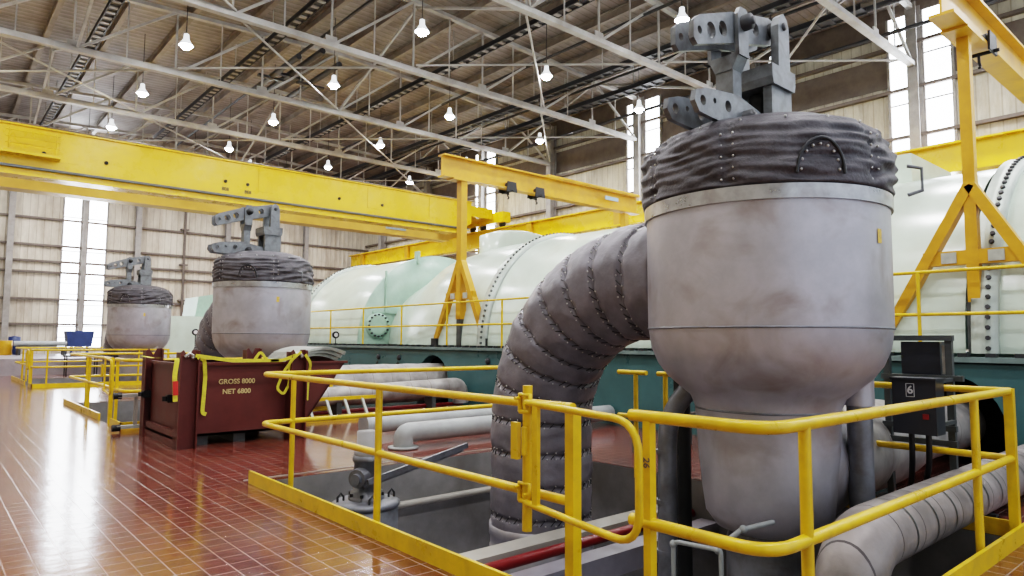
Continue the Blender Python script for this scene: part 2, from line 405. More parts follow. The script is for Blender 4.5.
# roof trusses
def truss(y, first):
    t = thing('roof_truss', 'off-white steel roof truss spanning the hall under the tan deck', 'truss', (11, y, 9.75), 'roof trusses')
    zb = 9.78; X0, X1 = -2.3, 22.25
    def top(x): return roofz(x) - .42
    g = G(); g.bar((X0, y, zb), (X1 - .1, y, zb), .19, .13); g.bar((X0, y, zb + .08), (X1 - .1, y, zb + .08), .05, .1); obj('bottom_chord', g, STEELW, t)
    g = G(); g.bar((X0, y, top(X0)), (11, y, top(11)), .16, .12); g.bar((11, y, top(11)), (X1, y, top(X1)), .16, .12); obj('top_chord', g, STEELW, t)
    st = 2.75; xs = [X1 - .1 - st * i for i in range(9)]
    for i in range(9):
        x = xs[i]
        if i > 0:
            g = G(); g.bar((x, y, zb), (x, y, top(x)), .05, .05); obj('web_member', g, STEELW, t)
        if i < 8:
            x2 = xs[i + 1]
            g = G()
            if i % 2 == 0: g.bar((x, y, top(x)) if i else (x, y, zb), (x2, y, zb) if i else (x2, y, top(x2)), .08, .07)
            else: g.bar((x, y, top(x)), (x2, y, zb), .08, .07)
            obj('web_member', g, STEELW, t)
            xm = (x + x2) / 2
            g = G(); g.bar((xm, y, zb), (xm, y, top(xm)), .035, .035); obj('web_member', g, STEELW, t)
    for x in xs[1::2]:
        g = G(); g.box((x - .17, y - .02, zb - .02), (x + .17, y + .02, zb + .28)); obj('gusset_plate', g, STEELW, t)
for y in TY[1:]: truss(y, 0)
# plan bracing + struts between trusses
def rod(name, p, q, r, mat, lb, cat, grp):
    g = G(); g.tube([p, q], r, 6); tag(obj(name, g, mat), lb, cat, grp)
for i in range(1, len(TY) - 1):
    y0, y1 = TY[i], TY[i + 1]
    for x in ((.2, 5.7), (11.2, 16.7)) if i % 2 else ((5.7, 11.2), (16.7, 22.1)):
        t = thing('cross_bracing', 'thin crossed steel rods between the bottom chords of two trusses', 'bracing', ((x[0] + x[1]) / 2, (y0 + y1) / 2, 9.86), 'crossed bracing of the roof')
        g = G(); g.tube([(x[0], y0 + .1, 9.88), (x[1], y1 - .1, 9.88)], .035, 6); obj('rod', g, STEELW, t)
        g = G(); g.tube([(x[1], y0 + .1, 9.95), (x[0], y1 - .1, 9.95)], .035, 6); obj('rod', g, STEELW, t)
    for x in (3.0, 11.25, 19.5):
        g = G(); g.bar((x, y0 + .06, 9.86), (x, y1 - .06, roofz(x) - .6), .07, .07) if i % 2 else g.bar((x, y0 + .06, roofz(x) - .6), (x, y1 - .06, 9.86), .07, .07)
        tag(obj('sway_brace', g, STEELW), 'slanting steel sway brace between two neighbouring trusses', 'bracing', 'sway braces of the roof')
# purlins
for i in range(13):
    x = 1.0 + i * 1.72
    g = G(); z = roofz(x) - .19; g.ibeam((x, -5, z), (x, YF - .3, z), .16, .30, .025)
    tag(obj('roof_purlin', g, PURL), 'long beige purlin running the length of the hall under the deck', 'purlin', 'purlins under the roof deck')
# sag hangers
for (x, z0, lb) in ((3.7, 10.9, 'leftmost dark cable tray under the roof, with pale rungs'), (8.2, 11.1, 'dark cable tray under the roof above the middle vessel'),
                    (13.55, 10.9, 'dark cable tray under the roof near its ridge'), (17.4, 10.6, 'dark cable tray hung left of the right wall windows'), (19.1, 10.5, 'wide dark cable tray nearest the right wall')):
    t = thing('cable_tray', lb, 'cable tray', (x, 15, z0))
    ya, yb = (7.3, 36) if x > 4 else (18, 40)
    if x in (8.2,): ya = 17
    w = .30 if x < 19 else .45
    g = G(); g.box((x - w / 2, ya, z0), (x - w / 2 + .03, yb, z0 + .16)); g.box((x + w / 2 - .03, ya, z0), (x + w / 2, yb, z0 + .16)); g.box((x - w / 2, ya, z0 + .05), (x + w / 2, yb, z0 + .08)); obj('side_rails', g, DARK, t)
    y = ya + .4; g = G()
    while y < yb: g.box((x - w / 2 + .04, y, z0 + .01), (x + w / 2 - .04, y + .14, z0 + .045)); y += .42
    obj('rungs', g, COLM if x < 14 else DARK, t, kind='stuff')
    y = ya + 1
    while y < yb:
        g = G(); g.tube([(x, y, z0 + .08), (x, y, roofz(x) - .1)], .02, 5); obj('hanger_rod', g, STEELW, t); y += 3.5
for x, z, r in ((18.1, 11.0, .07), (18.45, 10.9, .05), (19.9, 10.9, .09), (20.6, 10.3, .06), (15.9, 11.2, .05), (9.6, 11.5, .05)):
    g = G(); g.tube([(x, 3, z), (x, 38, z)], r, 8); tag(obj('roof_pipe', g, DARK), 'long dark pipe hung under the roof beside the cable trays', 'pipe', 'pipes hung under the roof')
# duct bundle high on the left middle
for k_, (x, y0, y1, z) in enumerate(((8.9, 21.0, 25.5, 10.7), (9.5, 20.5, 25.8, 10.9), (10.1, 20.5, 25.0, 10.6))):
    g = G(); g.tube([(x, y0, z), (x, y1, z)], .1, 8); g.bar((x - .5, (y0 + y1) / 2, z - .08), (x + .5, (y0 + y1) / 2, z - .08), .15, .08)
    tag(obj('vent_duct', g, DARK), 'short dark duct in the bundle above the crane girder', 'duct', 'dark duct bundle above the crane')

# lamps
LX = [5.40, 10.06, 14.85, 19.6]; LY = [-.2, 5.0, 10.25, 15.45, 20.8, 26.0, 31.1, 36.3]
def lamp(x, y):
    t = thing('high_bay_lamp', 'bright round high-bay lamp hanging below the roof trusses', 'lamp', (x, y, 9.95), 'high-bay lamps')
    g = G(); g.lathe([(.04, .36), (.07, .34), (.08, .20), (.10, .16), (.20, 0), (.195, 0), (.09, .15), (.001, .16)], (x, y, 9.95), 'z', 16); obj('reflector', g, REFL, t)
    g = G(); g.lathe([(.001, -.10), (.10, -.07), (.15, .0), (.15, .05), (.001, .12)], (x, y, 9.93), 'z', 14); obj('bulb', g, LAMP, t)
    g = G(); g.tube([(x, y, 10.35), (x, y, roofz(x) - .1)], .012, 5); obj('cord', g, DARK, t)
    ld = bpy.data.lights.new('lamp_light', 'AREA'); ld.shape = 'DISK'; ld.size = .5; ld.energy = LAMPW; ld.color = (.98, .965, 1)
    lo = bpy.data.objects.new('lamp_light', ld); lo.location = (0, 0, -.03); lo.parent = t; col.objects.link(lo)
LAMPW = 165
for x in [.6] + LX:
    for y in LY: lamp(x, y)
for i, (x, y) in enumerate(((3.9, 35.5), (11.9, 33.6))): lamp(x, y)

# ------------------------------------------------------------------ bridge crane
t = thing('bridge_crane', 'big yellow double-girder bridge crane spanning the hall', 'crane', (11, 26, 6.4))
def girder(y0, y1, xe, mat):
    g = G(); z0, z1 = 6.42, 7.9
    poly = [(-2.0, z0), (xe - .9, z0), (xe, z0 + .5), (xe, z1), (-2.0, z1)]
    g.prism(poly, y0, y1, 'xz'); g.box((-2.0, y0 - .08, z1), (xe, y1 + .08, z1 + .05)); g.box((-2, y0 - .05, z0 - .04), (xe - .9, y1 + .05, z0))
    return obj('girder', g, mat, t)
gd = girder(25.3, 25.9, 19.4, CRANE); gd2 = girder(27.7, 28.3, 20.7, CRANE_SHADE)
for x in (3.0, 9.3, 13.9, 17.0): g = G(); g.box((x, 25.285, 6.95), (x + .55, 25.3, 7.85)); obj('stiffener_plate', g, CRANE, gd)
for x in (8.1, 8.9, 12.6, 4.3, 14.6, 2.6): g = G(); g.lathe([(.001, 25.26), (.06, 25.26), (.06, 25.3)], (x, 0, 7.15), 'y', 12); obj('access_hole', g, BLK, gd)
for x in (8.1, 8.92):
    obj('small_mark', text_g('8E8', .17, .003, face_mat((x, 25.29, 6.86), (1, 0, 0), (0, 0, 1))), BLK, gd)
g = G()
for z in (7.3, 7.5, 7.7): g.tube([(1.6, 25.1, z), (3.0 + 3.4 * 0, 25.1, z)], .015, 5)
for x in (1.7, 2.9): g.tube([(x, 25.1, 7.1), (x, 25.1, 7.75)], .015, 5)
g.box((.5, 24.85, 6.95), (3.0, 25.29, 7.05)); obj('service_platform', g, CRANE, t)
g = G(); g.bar((-2, 25.2, 6.62), (19.2, 25.2, 6.62), .10, .07); obj('conductor_rail', g, STRUT, t)
g = G(); g.box((16.2, 27.68, 6.62), (17.3, 27.7, 6.8)); obj('pale_plate', g, BLUET, gd2)
g = G(); g.box((20.75, 24.6, 7.1), (21.25, 29.2, 7.6)); g.box((19.3, 25.4, 7.3), (20.8, 28.2, 7.8)); obj('end_truck', g, CRANE, t)
for y in (24.9, 26.4, 27.2, 28.8):
    g = G(); g.lathe([(.001, 20.95), (.2, 20.95), (.2, 21.05), (.001, 21.05)], (0, y, 7.07), 'x', 18); obj('wheel', g, CASTD, t)
g = G(); y = 25.35
for x in [1 + 1.8 * i for i in range(11)]: g.tube([(x, 25.3, 7.95), (x, 25.3, 8.0)], .02, 5)
g.tube([(-2, 25.28, 7.99), (19.8, 25.28, 7.99)], .022, 6); obj('cable_rail', g, GIRT, t)

# runway beam on the right side
XRW = 21.0
t = thing('crane_runway', 'yellow runway beam along the right wall under the crane', 'runway beam', (XRW, 18, 6))
g = G(); g.ibeam((XRW, -5, 6.44), (XRW, 40.2, 6.44), .42, .84, .05); obj('beam', g, CRANE, t)
for y in TY[1:]:
    g = G(); g.box((XRW - .18, y - .16, 6.03), (XRW - .05, y + .16, 6.80)); obj('stiffener', g, OCH, t)
    g = G(); g.prism([(XRW - .1, 5.99), (XR - .5, 5.99), (XR - .5, 5.2)], y - .08, y + .08, 'xz'); obj('bracket', g, GIRT, t)

# ------------------------------------------------------------------ turbine
XC, RT, ZC = 11.95, 2.65, 1.30
t = thing('steam_turbine', 'huge pale green turbine casing of half-round hoods on the teal base', 'turbine', (XC, 11, ZC))
def half(prof, mat, name='casing', n=56):
    g = G(); g.lathe(prof, (XC, 0, ZC), 'y', n, 0, PI); return obj(name, g, mat, t)
half([(RT - .02, -4), (RT, -3.8), (RT, 2.28)], PALE)
half([(RT, 2.55), (RT, 7.0), (RT, 11.5)], PALE)
half([(RT, 11.8), (RT - .03, 13.6), (RT - .18, 14.9), (2.05, 16.1), (1.75, 17.15)], PALE)
half([(RT - .05, 17.25), (RT, 17.4), (RT, 21.2)], PALE)
half([(RT, 21.5), (RT - .25, 23.2), (RT - .9, 24.4), (.01, 24.5)], PALE)
def ring(y, w=.13, lab=None):
    h = half([(RT - .02, y - w), (RT + .09, y - w), (RT + .09, y + w), (RT - .02, y + w)], FLG, 'flange_ring')
    g = G()
    for k in range(72):
        a = PI * (k + .5) / 72; rr = RT + .09
        c = Vector((XC - rr * math.cos(a), y, ZC + rr * math.sin(a)))
        d = Vector((-math.cos(a), 0, math.sin(a)))
        g.tube([c + Vector((0, -.04, 0)) - d * .02, c + Vector((0, -.04, 0)) + d * .03], .028, 6)
    obj('bolts', g, STRUT if y > 5 else DARK, h, kind='stuff')
for y in (2.34, 11.65, 21.35): ring(y)
# bulkhead with manhole
g = G(); g.lathe([(1.6, 17.15), (RT + .04, 17.15), (RT + .04, 17.28)], (XC, 0, ZC), 'y', 56, 0, PI); bh = obj('bulkhead', g, PALED, t)
g = G(); g.box((XC - .85, 17.05, ZC + RT - .25), (XC - .78, 17.25, ZC + RT + .12)); obj('rib', g, PALED, bh); g = G(); g.bar((XC - 2.3, 17.12, ZC + .9), (XC - 1.5, 17.12, ZC + .9), .05, .05); g.bar((XC - 1.9, 17.1, ZC + .9), (XC - 1.9, 17.1, ZC + 2.1), .05, .05); obj('rib', g, PALED, bh)
mc = (XC - 2.15, 0, ZC + .52)
g = G(); g.lathe([(.001, 17.04), (.22, 17.04), (.36, 17.06), (.36, 17.15)], mc, 'y', 28); mh = obj('manhole_cover', g, PALED, bh)
g = G()
for k in range(16):
    a = 2 * PI * k / 16; g.tube([(mc[0] + .31 * math.cos(a), 17.0, mc[2] + .31 * math.sin(a)), (mc[0] + .31 * math.cos(a), 17.06, mc[2] + .31 * math.sin(a))], .028, 6)
obj('bolts', g, DARK, mh)
g = G(); g.box((12.2, 4.0, ZC + 2.3), (14.2, 8.0, ZC + 3.25)); obj('crossover_hump', g, PALE, t); g = G(); g.lathe([(.9, ZC + 2.2), (.9, ZC + 2.95), (.6, ZC + 3.05), (.01, ZC + 3.05)], (XC + .2, 14.0, 0), 'z', 24); obj('crossover_hump', g, PALE, t)

# teal base with arched openings
AR = [2.73, 13.14, 24.13]
g = G()
Y0, Y1, ZT = -4.5, 25.5, 1.20
poly = [(Y0, 0)]
for a in AR:
    poly.append((a - .62, 0))
    for k in range(13):
        th = PI - PI * k / 12; poly.append((a + .62 * math.cos(th), .45 + .62 * math.sin(th)))
    poly.append((a + .62, 0))
poly += [(Y1, 0), (Y1, ZT), (Y0, ZT)]
import mathutils.geometry as mg
tr = mg.tessellate_polygon([[Vector((y, z, 0)) for y, z in poly]]); n_ = len(poly)
vs = [(9.0, y, z) for y, z in poly] + [(9.25, y, z) for y, z in poly]
g.add(vs, [tuple(q) for q in tr] + [tuple(i + n_ for i in q) for q in tr] + [(i, (i + 1) % n_, n_ + (i + 1) % n_, n_ + i) for i in range(n_)])
g.box((9.0, Y0, ZT - .02), (15.2, Y1, ZT)); g.box((15.0, Y0, 0), (15.2, Y1, ZT)); g.box((9.2, Y0, 0), (15, Y0 + .2, ZT)); g.box((9.2, Y1 - .2, 0), (15, Y1, ZT))
tb = thing('turbine_pedestal', 'long teal steel base under the pale green turbine', 'pedestal', (9, 11, 0))
obj('frame', g, TEAL, tb)
g = G(); g.box((8.93, Y0, ZT), (15.25, Y1, ZT + .06)); obj('deck_edge', g, EDGE, tb)
g = G()
y = Y0 + .2
while y < Y1: g.box((8.98, y, ZT + .06), (9.10, y + .10, ZT + .105)); y += .27
obj('edge_bolts', g, CASTD, tb, kind='stuff')
g = G(); g.box((9.9, Y0 + .3, .01), (9.95, Y1 - .3, 1.1)); obj('arch_shade_sheet', g, VOID, tb)  # added black sheet, stands in for the darkness inside the arches
for a in (4.7, 9.6, 10.0, 11.1, 14.6, 15.6, 20.0):
    g = G(); g.lathe([(.001, 8.95), (.05, 8.95), (.07, 8.97), (.07, 9.0)], (0, a, .98), 'x', 14); g.box((8.93, a - .02, .8), (8.97, a + .02, .86)); obj('gauge_port', g, CASTD, tb)

# handrail on the base
hr = thing('handrail', 'thin yellow handrail standing on the teal base in front of the turbine', 'handrail', (9.1, 11, 1.26))
for z in (2.27, 1.76):
    g = G(); g.tube([(9.1, -3.5, z), (9.1, 24, z)], .021, 8); obj('rail', g, YEL, hr)
for y in [-2.9 + 1.955 * i for i in range(14)]:
    g = G(); g.tube([(9.1, y, 1.26), (9.1, y, 2.27)], .022, 8); obj('post', g, YEL, hr)

# gantries over the turbine
def gantry(yc, lb):
    t = thing('maintenance_gantry', lb, 'gantry', (11.9, yc, 1.26))
    g = G(); g.ibeam((8.75 if yc > 5 else 8.55, yc, 5.39), (15.75, yc, 5.39), .26, .52, .035); PW = .17 if yc > 5 else .125; bm_ = obj('beam', g, OCH, t)
    g = G(); g.box((12.0, yc - .15, 5.65), (15.75, yc + .15, 5.70)); obj('cover_plate', g, OCH, bm_); g = G(); g.box((9.0, yc - .14, 5.10), (9.6, yc + .14, 5.13)); obj('cover_plate', g, OCH, bm_)
    m = OCH
    for x in (9.35, 15.2):
        g = G(); g.bar((x, yc, 1.9), (x, yc, 5.10), PW, PW); obj('post', g, m, t)
        g = G(); g.bar((x, yc, 1.30), (x, yc, 1.9), .13, .16); obj('post_sleeve', g, STRUT, t)
        for s in (-1, 1):
            g = G(); g.bar((x, yc, 3.30), (x, yc + s * (.92 if yc > 5 else 1.02), 1.45), .12, .16, (1, 0, 0)); obj('brace', g, m, t)
            g = G(); g.box((x - .1, yc + s * (.95 if yc > 5 else 1.05) - .1, 1.262), (x + .1, yc + s * (.95 if yc > 5 else 1.05) + .1, 1.46)); obj('foot', g, CASTD, t)
        g = G(); g.box((x - .06, yc - .52, 2.35), (x + .04, yc + .52, 2.52)); cp = obj('cross_plate', g, m, t)
        g = G(); g.box((x - .075, yc + .16, 2.37), (x - .06, yc + .32, 2.50)); obj('data_plate', g, SHEET, cp); g = G(); g.box((x - .075, yc - .32, 2.37), (x - .06, yc - .16, 2.50)); obj('data_plate', g, SHEET, cp)
gantry(12.55, 'yellow A-frame gantry over the turbine, left of the nearest vessel')
gantry(2.44, 'ochre A-frame gantry over the turbine, right of the nearest vessel')
g = G(); g.box((14.2, 12.395, 5.36), (14.75, 12.415, 5.46)); 
tag(obj('name_plate', g, BLUET), 'small pale blue plate on the left gantry beam', 'plate')
def trolley(x, yc, lb):
    t = thing('hoist_trolley', lb, 'hoist trolley', (x, yc, 5.0))
    for s in (-1, 1):
        g = G(); g.prism([(x - .17, 5.05), (x + .17, 5.05), (x + .14, 5.30), (x - .14, 5.30)], yc + s * .15 - .012, yc + s * .15 + .012, 'xz'); obj('side_plate', g, BLK, t)
        for d in (-.08, .08):
            g = G(); g.lathe([(.001, yc + s * .12), (.07, yc + s * .12), (.06, yc + s * .05), (.001, yc + s * .05)], (x + d, 0, 5.22), 'y', 14); obj('wheel', g, CASTD, t)
    g = G(); g.tube([(x, yc - .22, 5.07), (x, yc + .22, 5.07)], .025, 8); obj('axle', g, BLK, t)
    g = G(); g.tube([(x, yc, 5.05), (x, yc, 4.97), (x + .04, yc, 4.93), (x, yc, 4.90)], .018, 6); obj('hook', g, BLK, t)
trolley(10.75, 12.55, 'black hoist trolley on the left gantry beam, nearer its end')
trolley(11.7, 12.55, 'black hoist trolley on the left gantry beam, farther from its end')
trolley(9.95, 2.44, 'black hoist trolley on the right gantry beam')

# ------------------------------------------------------------------ vessel
VX, VY = 5.0, 2.73
def SC(g, f=.93):
    g.v = [(VX + (x - VX) * f, VY + (y - VY) * f, z) for x, y, z in g.v]; return g
def make_vessel():
    t = thing('valve_vessel', 'largest and nearest silver insulated valve vessel with a grey blanket hood', 'vessel', (VX, VY, 0), None)
    c = (VX, VY, 0)
    prof = [(.001, -.02), (.3, -.02), (.42, .02), (.50, .12), (.525, .3), (.555, .6), (.575, .92), (.61, 1.0), (.70, 1.07), (.80, 1.15), (.88, 1.25), (.935, 1.37), (.957, 1.50), (.962, 1.52), (.965, 2.40)]
    def fn(a, h, j): return .004 * noise.noise(Vector((math.cos(a) * 2, math.sin(a) * 2, h * 2)))
    g = G(); g.lathe(prof, c, 'z', 96, fn=fn); sh = obj('shell', SC(g), SHELL, t)
    g = G(); g.lathe([(.960, 1.512), (.967, 1.513), (.967, 1.526), (.962, 1.527)], c, 'z', 96); g.lathe([(.571, .90), (.578, .903), (.578, .917), (.572, .92)], c, 'z', 72); obj('lap_seam', SC(g), VALV, sh)
    g = G(); [g.lathe(pr_, c, 'z', 96) for pr_ in ([(.96, 2.375), (.985, 2.375)], [(.985, 2.375), (.985, 2.475)], [(.985, 2.475), (.95, 2.48)])]; obj('steel_band', SC(g), BAND, t)
    # hood
    P = []
    key = [(.955, 2.47), (.99, 2.49), (1.0, 2.60), (1.0, 2.72), (.985, 2.82), (.95, 2.90), (.87, 2.97), (.74, 3.03), (.55, 3.08), (.3, 3.11), (.001, 3.12)]
    for i in range(len(key) - 1):
        (r0, z0), (r1, z1) = key[i], key[i + 1]; m_ = 9
        for k in range(m_): P.append((r0 + (r1 - r0) * k / m_, z0 + (z1 - z0) * k / m_))
    P.append(key[-1])
    seams = [math.radians(d) for d in (195, 262, 150, 330, 20, 85)]
    def wr(a, h, j):
        ca, sa = math.cos(a), math.sin(a)
        fade = min(1, max(0, (h - 2.47) / .05)) * min(1, max(.35, (3.13 - h) / .2))
        n1 = noise.noise(Vector((ca * 3, sa * 3, h * 9))); n2 = noise.noise(Vector((ca * 1.2 + 5, sa * 1.2, h * 3)))
        fold = math.sin(h * 75 + 9 * n2 + 3.0 * math.sin(a * 3) + 4 * noise.noise(Vector((ca * 2.5, sa * 2.5, h * 2)))) * .013
        pinch = 0
        for s in seams:
            d = abs((a - s + PI) % (2 * PI) - PI); pinch -= .028 * math.exp(-(d / .035) ** 2)
        bulge = .02 * math.sin(a * 6 + 1) * math.exp(-((h - 2.88) / .12) ** 2)
        n4 = noise.noise(Vector((ca * 2 + 9, sa * 2, h * 14 + 1.5 * math.sin(a * 2)))); n5 = noise.noise(Vector((ca * 5, sa * 5 + 3, h * 22)))
        return (fold * (.25 + 1.3 * abs(n1)) + n4 * .034 + n5 * .016 + n1 * .02 + pinch + bulge) * fade
    g = G(); g.lathe(P, c, 'z', 180, fn=wr); hd = obj('blanket_hood', SC(g), BLANK, t)
    g = G()
    for s in seams:
        for z in (2.53, 2.61, 2.69, 2.77, 2.85):
            for d in (-.045, .045):
                a = s + d; g.ball((VX + .985 * math.cos(a), VY + .985 * math.sin(a), z), .010, 6)
    for k in range(18):
        a = 2 * PI * k / 18; g.ball((VX + .90 * math.cos(a), VY + .90 * math.sin(a), 2.955), .011, 6)
    # horse-shoe flap
    for k in range(9):
        th = PI * k / 8; a = math.radians(232) + .14 * math.cos(th); g.ball((VX + 1.012 * math.cos(a), VY + 1.012 * math.sin(a), 2.56 + .17 * math.sin(th)), .012, 6)
    obj('lacing_studs', SC(g), STUD, hd, kind='stuff')
    g = G(); pts = []
    for k in range(17):
        th = PI * k / 16; a = math.radians(232) + .17 * math.cos(th); pts.append((VX + 1.028 * math.cos(a), VY + 1.028 * math.sin(a), 2.53 + .24 * math.sin(th)))
    g.tube(pts, .012, 6); obj('flap_cord', SC(g), CASTD, hd)
    # sticker
    a0 = math.radians(264); g = G(); vs = []
    for k in range(5):
        a = a0 + .06 * k / 4; vs += [(VX + .9665 * math.cos(a) * 1.003, VY + .9665 * math.sin(a) * 1.003, z) for z in (2.10, 2.20)]
    g.add(vs, [(2 * k, 2 * k + 2, 2 * k + 3, 2 * k + 1) for k in range(4)]); obj('warning_sticker', SC(g), STICK, t)
    g = G(); g.tube([(5.28, 1.68, 2.47), (5.34, 1.60, 2.50), (5.34, 1.60, 2.66), (5.28, 1.68, 2.68)], .014, 6); obj('lift_handle', SC(g), CAST, t)
    # lever gear, plane of the levers is vertical along X
    X = lambda d: VX + d
    up = [(-1.04, 3.58), (-.99, 3.54), (-.45, 3.70), (.10, 3.83), (.2, 3.87), (.24, 3.96), (.2, 4.05), (.10, 4.06), (-.38, 3.96), (-.5, 3.93), (-.96, 3.77), (-1.04, 3.71)]
    lo = [(-1.10, 3.10), (-1.04, 3.03), (-.9, 3.02), (-.3, 3.00), (.1, 3.02), (.1, 3.15), (-.2, 3.22), (-.5, 3.27), (-.95, 3.22), (-1.08, 3.18)]
    for s in (-1, 1):
        y = VY + .06 + s * .085; g = G()
        holes_plate(g, [(X(x), z) for x, z in up], [(X(-.96), 3.655, .03), (X(-.80), 3.70, .062), (X(-.63), 3.76, .06), (X(-.12), 3.90, .055)], y - .022, y + .022)
        obj('upper_lever', SC(g), CAST, t)
        y2 = VY + .06 + s * .125; g = G()
        holes_plate(g, [(X(x), z) for x, z in lo], [(X(-.99), 3.12, .038), (X(-.64), 3.15, .045), (X(-.83), 3.15, .022)], y2 - .022, y2 + .022)
        obj('lower_link', SC(g), CAST, t)
    g = G(); yc_ = VY + .06
    g.box((X(-.45), yc_ - .08, 3.06), (X(-.32), yc_ + .08, 3.56)); g.prism([(yc_ - .08, 3.50), (yc_ + .08, 3.50), (yc_ + .145, 3.62), (yc_ - .145, 3.62)], X(-.46), X(-.31), 'yz')
    for s in (-1, 1): g.prism([(X(-.46), 3.60), (X(-.31), 3.60), (X(-.30), 3.93), (X(-.34), 3.98), (X(-.43), 3.98), (X(-.47), 3.92)], yc_ + s * .13 - .018, yc_ + s * .13 + .018, 'xz')
    obj('strut', SC(g), CAST, t)
    for x, z, r in ((-.38, 3.86, .062), (-.38, 3.11, .062), (.14, 3.96, .065), (-.02, 3.09, .045)):
        g = G(); yy = VY + .06
        g.lathe([(.001, yy - .24), (r * .5, yy - .24), (r * .5, yy - .22), (r, yy - .215), (r, yy + .215), (.001, yy + .22)], (X(x), 0, z), 'y', 18); obj('pivot_pin', SC(g), CASTD, t)
    g = G(); yy = VY + .06
    for s in (-1, 1): g.prism([(X(.04), 3.56), (X(.24), 3.56), (X(.23), 3.96), (X(.20), 4.03), (X(.14), 4.07), (X(.08), 4.03), (X(.05), 3.96)], yy + s * .19 - .035, yy + s * .19 + .035, 'xz')
    g.prism([(X(-.08), 3.44), (X(.28), 3.44), (X(.30), 3.50), (X(.30), 3.60), (X(-.10), 3.60), (X(-.10), 3.50)], yy - .24, yy + .24, 'xz'); obj('yoke_head', SC(g), CAST, t)
    for s in (-1, 1):
        g = G(); g.box((X(-.06), yy + s * .17 - .04, 3.06), (X(.28), yy + s * .17 + .04, 3.50)); obj('yoke_leg', SC(g), CAST, t)
    g = G(); g.lathe([(.06, 3.08), (.06, 3.16), (.085, 3.18), (.085, 3.24), (.06, 3.26), (.06, 3.34), (.085, 3.36), (.085, 3.42), (.06, 3.44), (.06, 3.5)], (X(.11), yy, 0), 'z', 20); obj('valve_stem', SC(g), CASTD, t)
    # side elbow
    pts = []; rs = []; R = 1.42; cy, cz = VY + 1.12, 1.96 - R
    L1, L2 = .40, 1.02; n1 = 260
    def rad(sv):
        per = .32; ph = (sv % per) / per; d = min(ph, 1 - ph) * per
        return .53 - .030 * math.exp(-(d / .020) ** 2) - .012 * math.exp(-(d / .07) ** 2)
    tot = L1 + R * PI / 2 + L2
    for i in range(n1 + 1):
        s = tot * i / n1
        if s < L1: p = (VX, VY + 1.12 - L1 + s, 1.96)
        elif s < L1 + R * PI / 2: th = (s - L1) / R; p = (VX, cy + R * math.sin(th), cz + R * math.cos(th))
        else: p = (VX, cy + R, cz - (s - L1 - R * PI / 2))
        pts.append(p); rs.append(rad(s))
    g = G(); g.tube(pts, rs, 56, cap=False)
    # ruffle
    vs = []
    for i, v in enumerate(g.v):
        ii = i // 56; c0 = Vector(pts[ii]); d = Vector(v) - c0; sv_ = tot * ii / n1; ph_ = (sv_ % .32); dd = min(ph_, .32 - ph_)
        nn = noise.noise(Vector(v) * 4) * .020 + noise.noise(Vector(v) * 11) * .010 + .013 * math.exp(-(dd / .06) ** 2) * math.sin(2 * PI * (i % 56) / 56 * 17 + 5 * noise.noise(Vector(v) * 2))
        vs.append(tuple(c0 + d * (1 + nn / .52)))
    g.v = vs; el = obj('insulated_elbow', g, BLANK2, t)
    g = G(); g2 = G(); sv = .32
    while sv < tot - .02:
        i = sv / tot * n1; i0 = min(n1 - 1, int(i)); p = Vector(pts[i0]).lerp(Vector(pts[i0 + 1]), i - i0); tn = (Vector(pts[i0 + 1]) - Vector(pts[i0])).normalized()
        u = Vector((1, 0, 0)); w = tn.cross(u)
        for k in range(34):
            a = 2 * PI * (k + random.random() * .3) / 34
            er = (u * math.cos(a) + w * math.sin(a)); e2 = (u * math.cos(a + .1) + w * math.sin(a + .1))
            for sgn in (-1, 1): g.ball(p + er * .519 + tn * sgn * .030, .0085, 4)
            g2.bar(p + er * .520 - tn * .030, p + e2 * .520 + tn * .030, .008, .006, er)
        sv += .32
    obj('lacing_studs', g, STUD, el, kind='stuff'); obj('lacing_cord', g2, CASTD, el, kind='stuff')
    g = G(); yb = cy + R; zb = cz - L2
    g.lathe([(.50, zb + .03), (.545, zb + .02), (.545, zb - .08), (.53, zb - .09), (.53, zb - .2), (.54, zb - .21), (.53, PD + .02)], (VX, yb, 0), 'z', 40); obj('metal_sleeve', g, SHELL, el)
    # support and drain legs under the belly
    g = G(); g.tube([(VX + .37, VY - .60, 1.20), (VX + .37, VY - .60, .95)], [.11, .115], 18); g.lathe([(.15, 1.32), (.115, 1.14), (.11, .98)], (VX + .37, VY - .60, 0), 'z', 18); obj('nozzle', SC(g), SHELL, t)
    g = G(); g.tube([(VX + .37, VY - .60, 1.0), (VX + .37, VY - .60, PD + .01)], .095, 16); obj('support_leg', SC(g), VALV, t)
    g = G(); g.tube(rnd([(VX - .25, VY + .5, 1.12), (VX - .33, VY + .76, .80), (VX - .33, VY + .78, PD + .01)], .3), .085, 14); lg = obj('drain_pipe', SC(g), VALV, t)
    g = G()
    for z in (.5, .1, -.3): g.tube([(VX - .33, VY + .78, z), (VX - .33, VY + .78, z + .03)], .094, 14)
    obj('pipe_collar', SC(g), VALV, lg)
    g = G(); g.tube([(VX - .05, VY + .80, 1.15), (VX - .05, VY + .80, PD + .01)], .075, 14); obj('support_leg', SC(g), CASTD, t)
    g = G(); pts = [(VX, VY, .62)] + [(VX + .5 - .5 * math.cos(PI / 2 * k / 8), VY, .47 + .0 + .15 * math.cos(PI / 2 * k / 8)) for k in range(1, 9)] + [(VX + .86, VY, .47)]
    g.tube([(VX + .02, VY, .50), (VX + .2, VY, .48), (VX + .45, VY, .47), (VX + .46, VY, .47), (VX + .66, VY, .47), (VX + .67, VY, .47), (VX + .86, VY, .47)], [.46, .50, .50, .47, .47, .44, .44], 44); obj('bottom_elbow', g, SHELL, t)
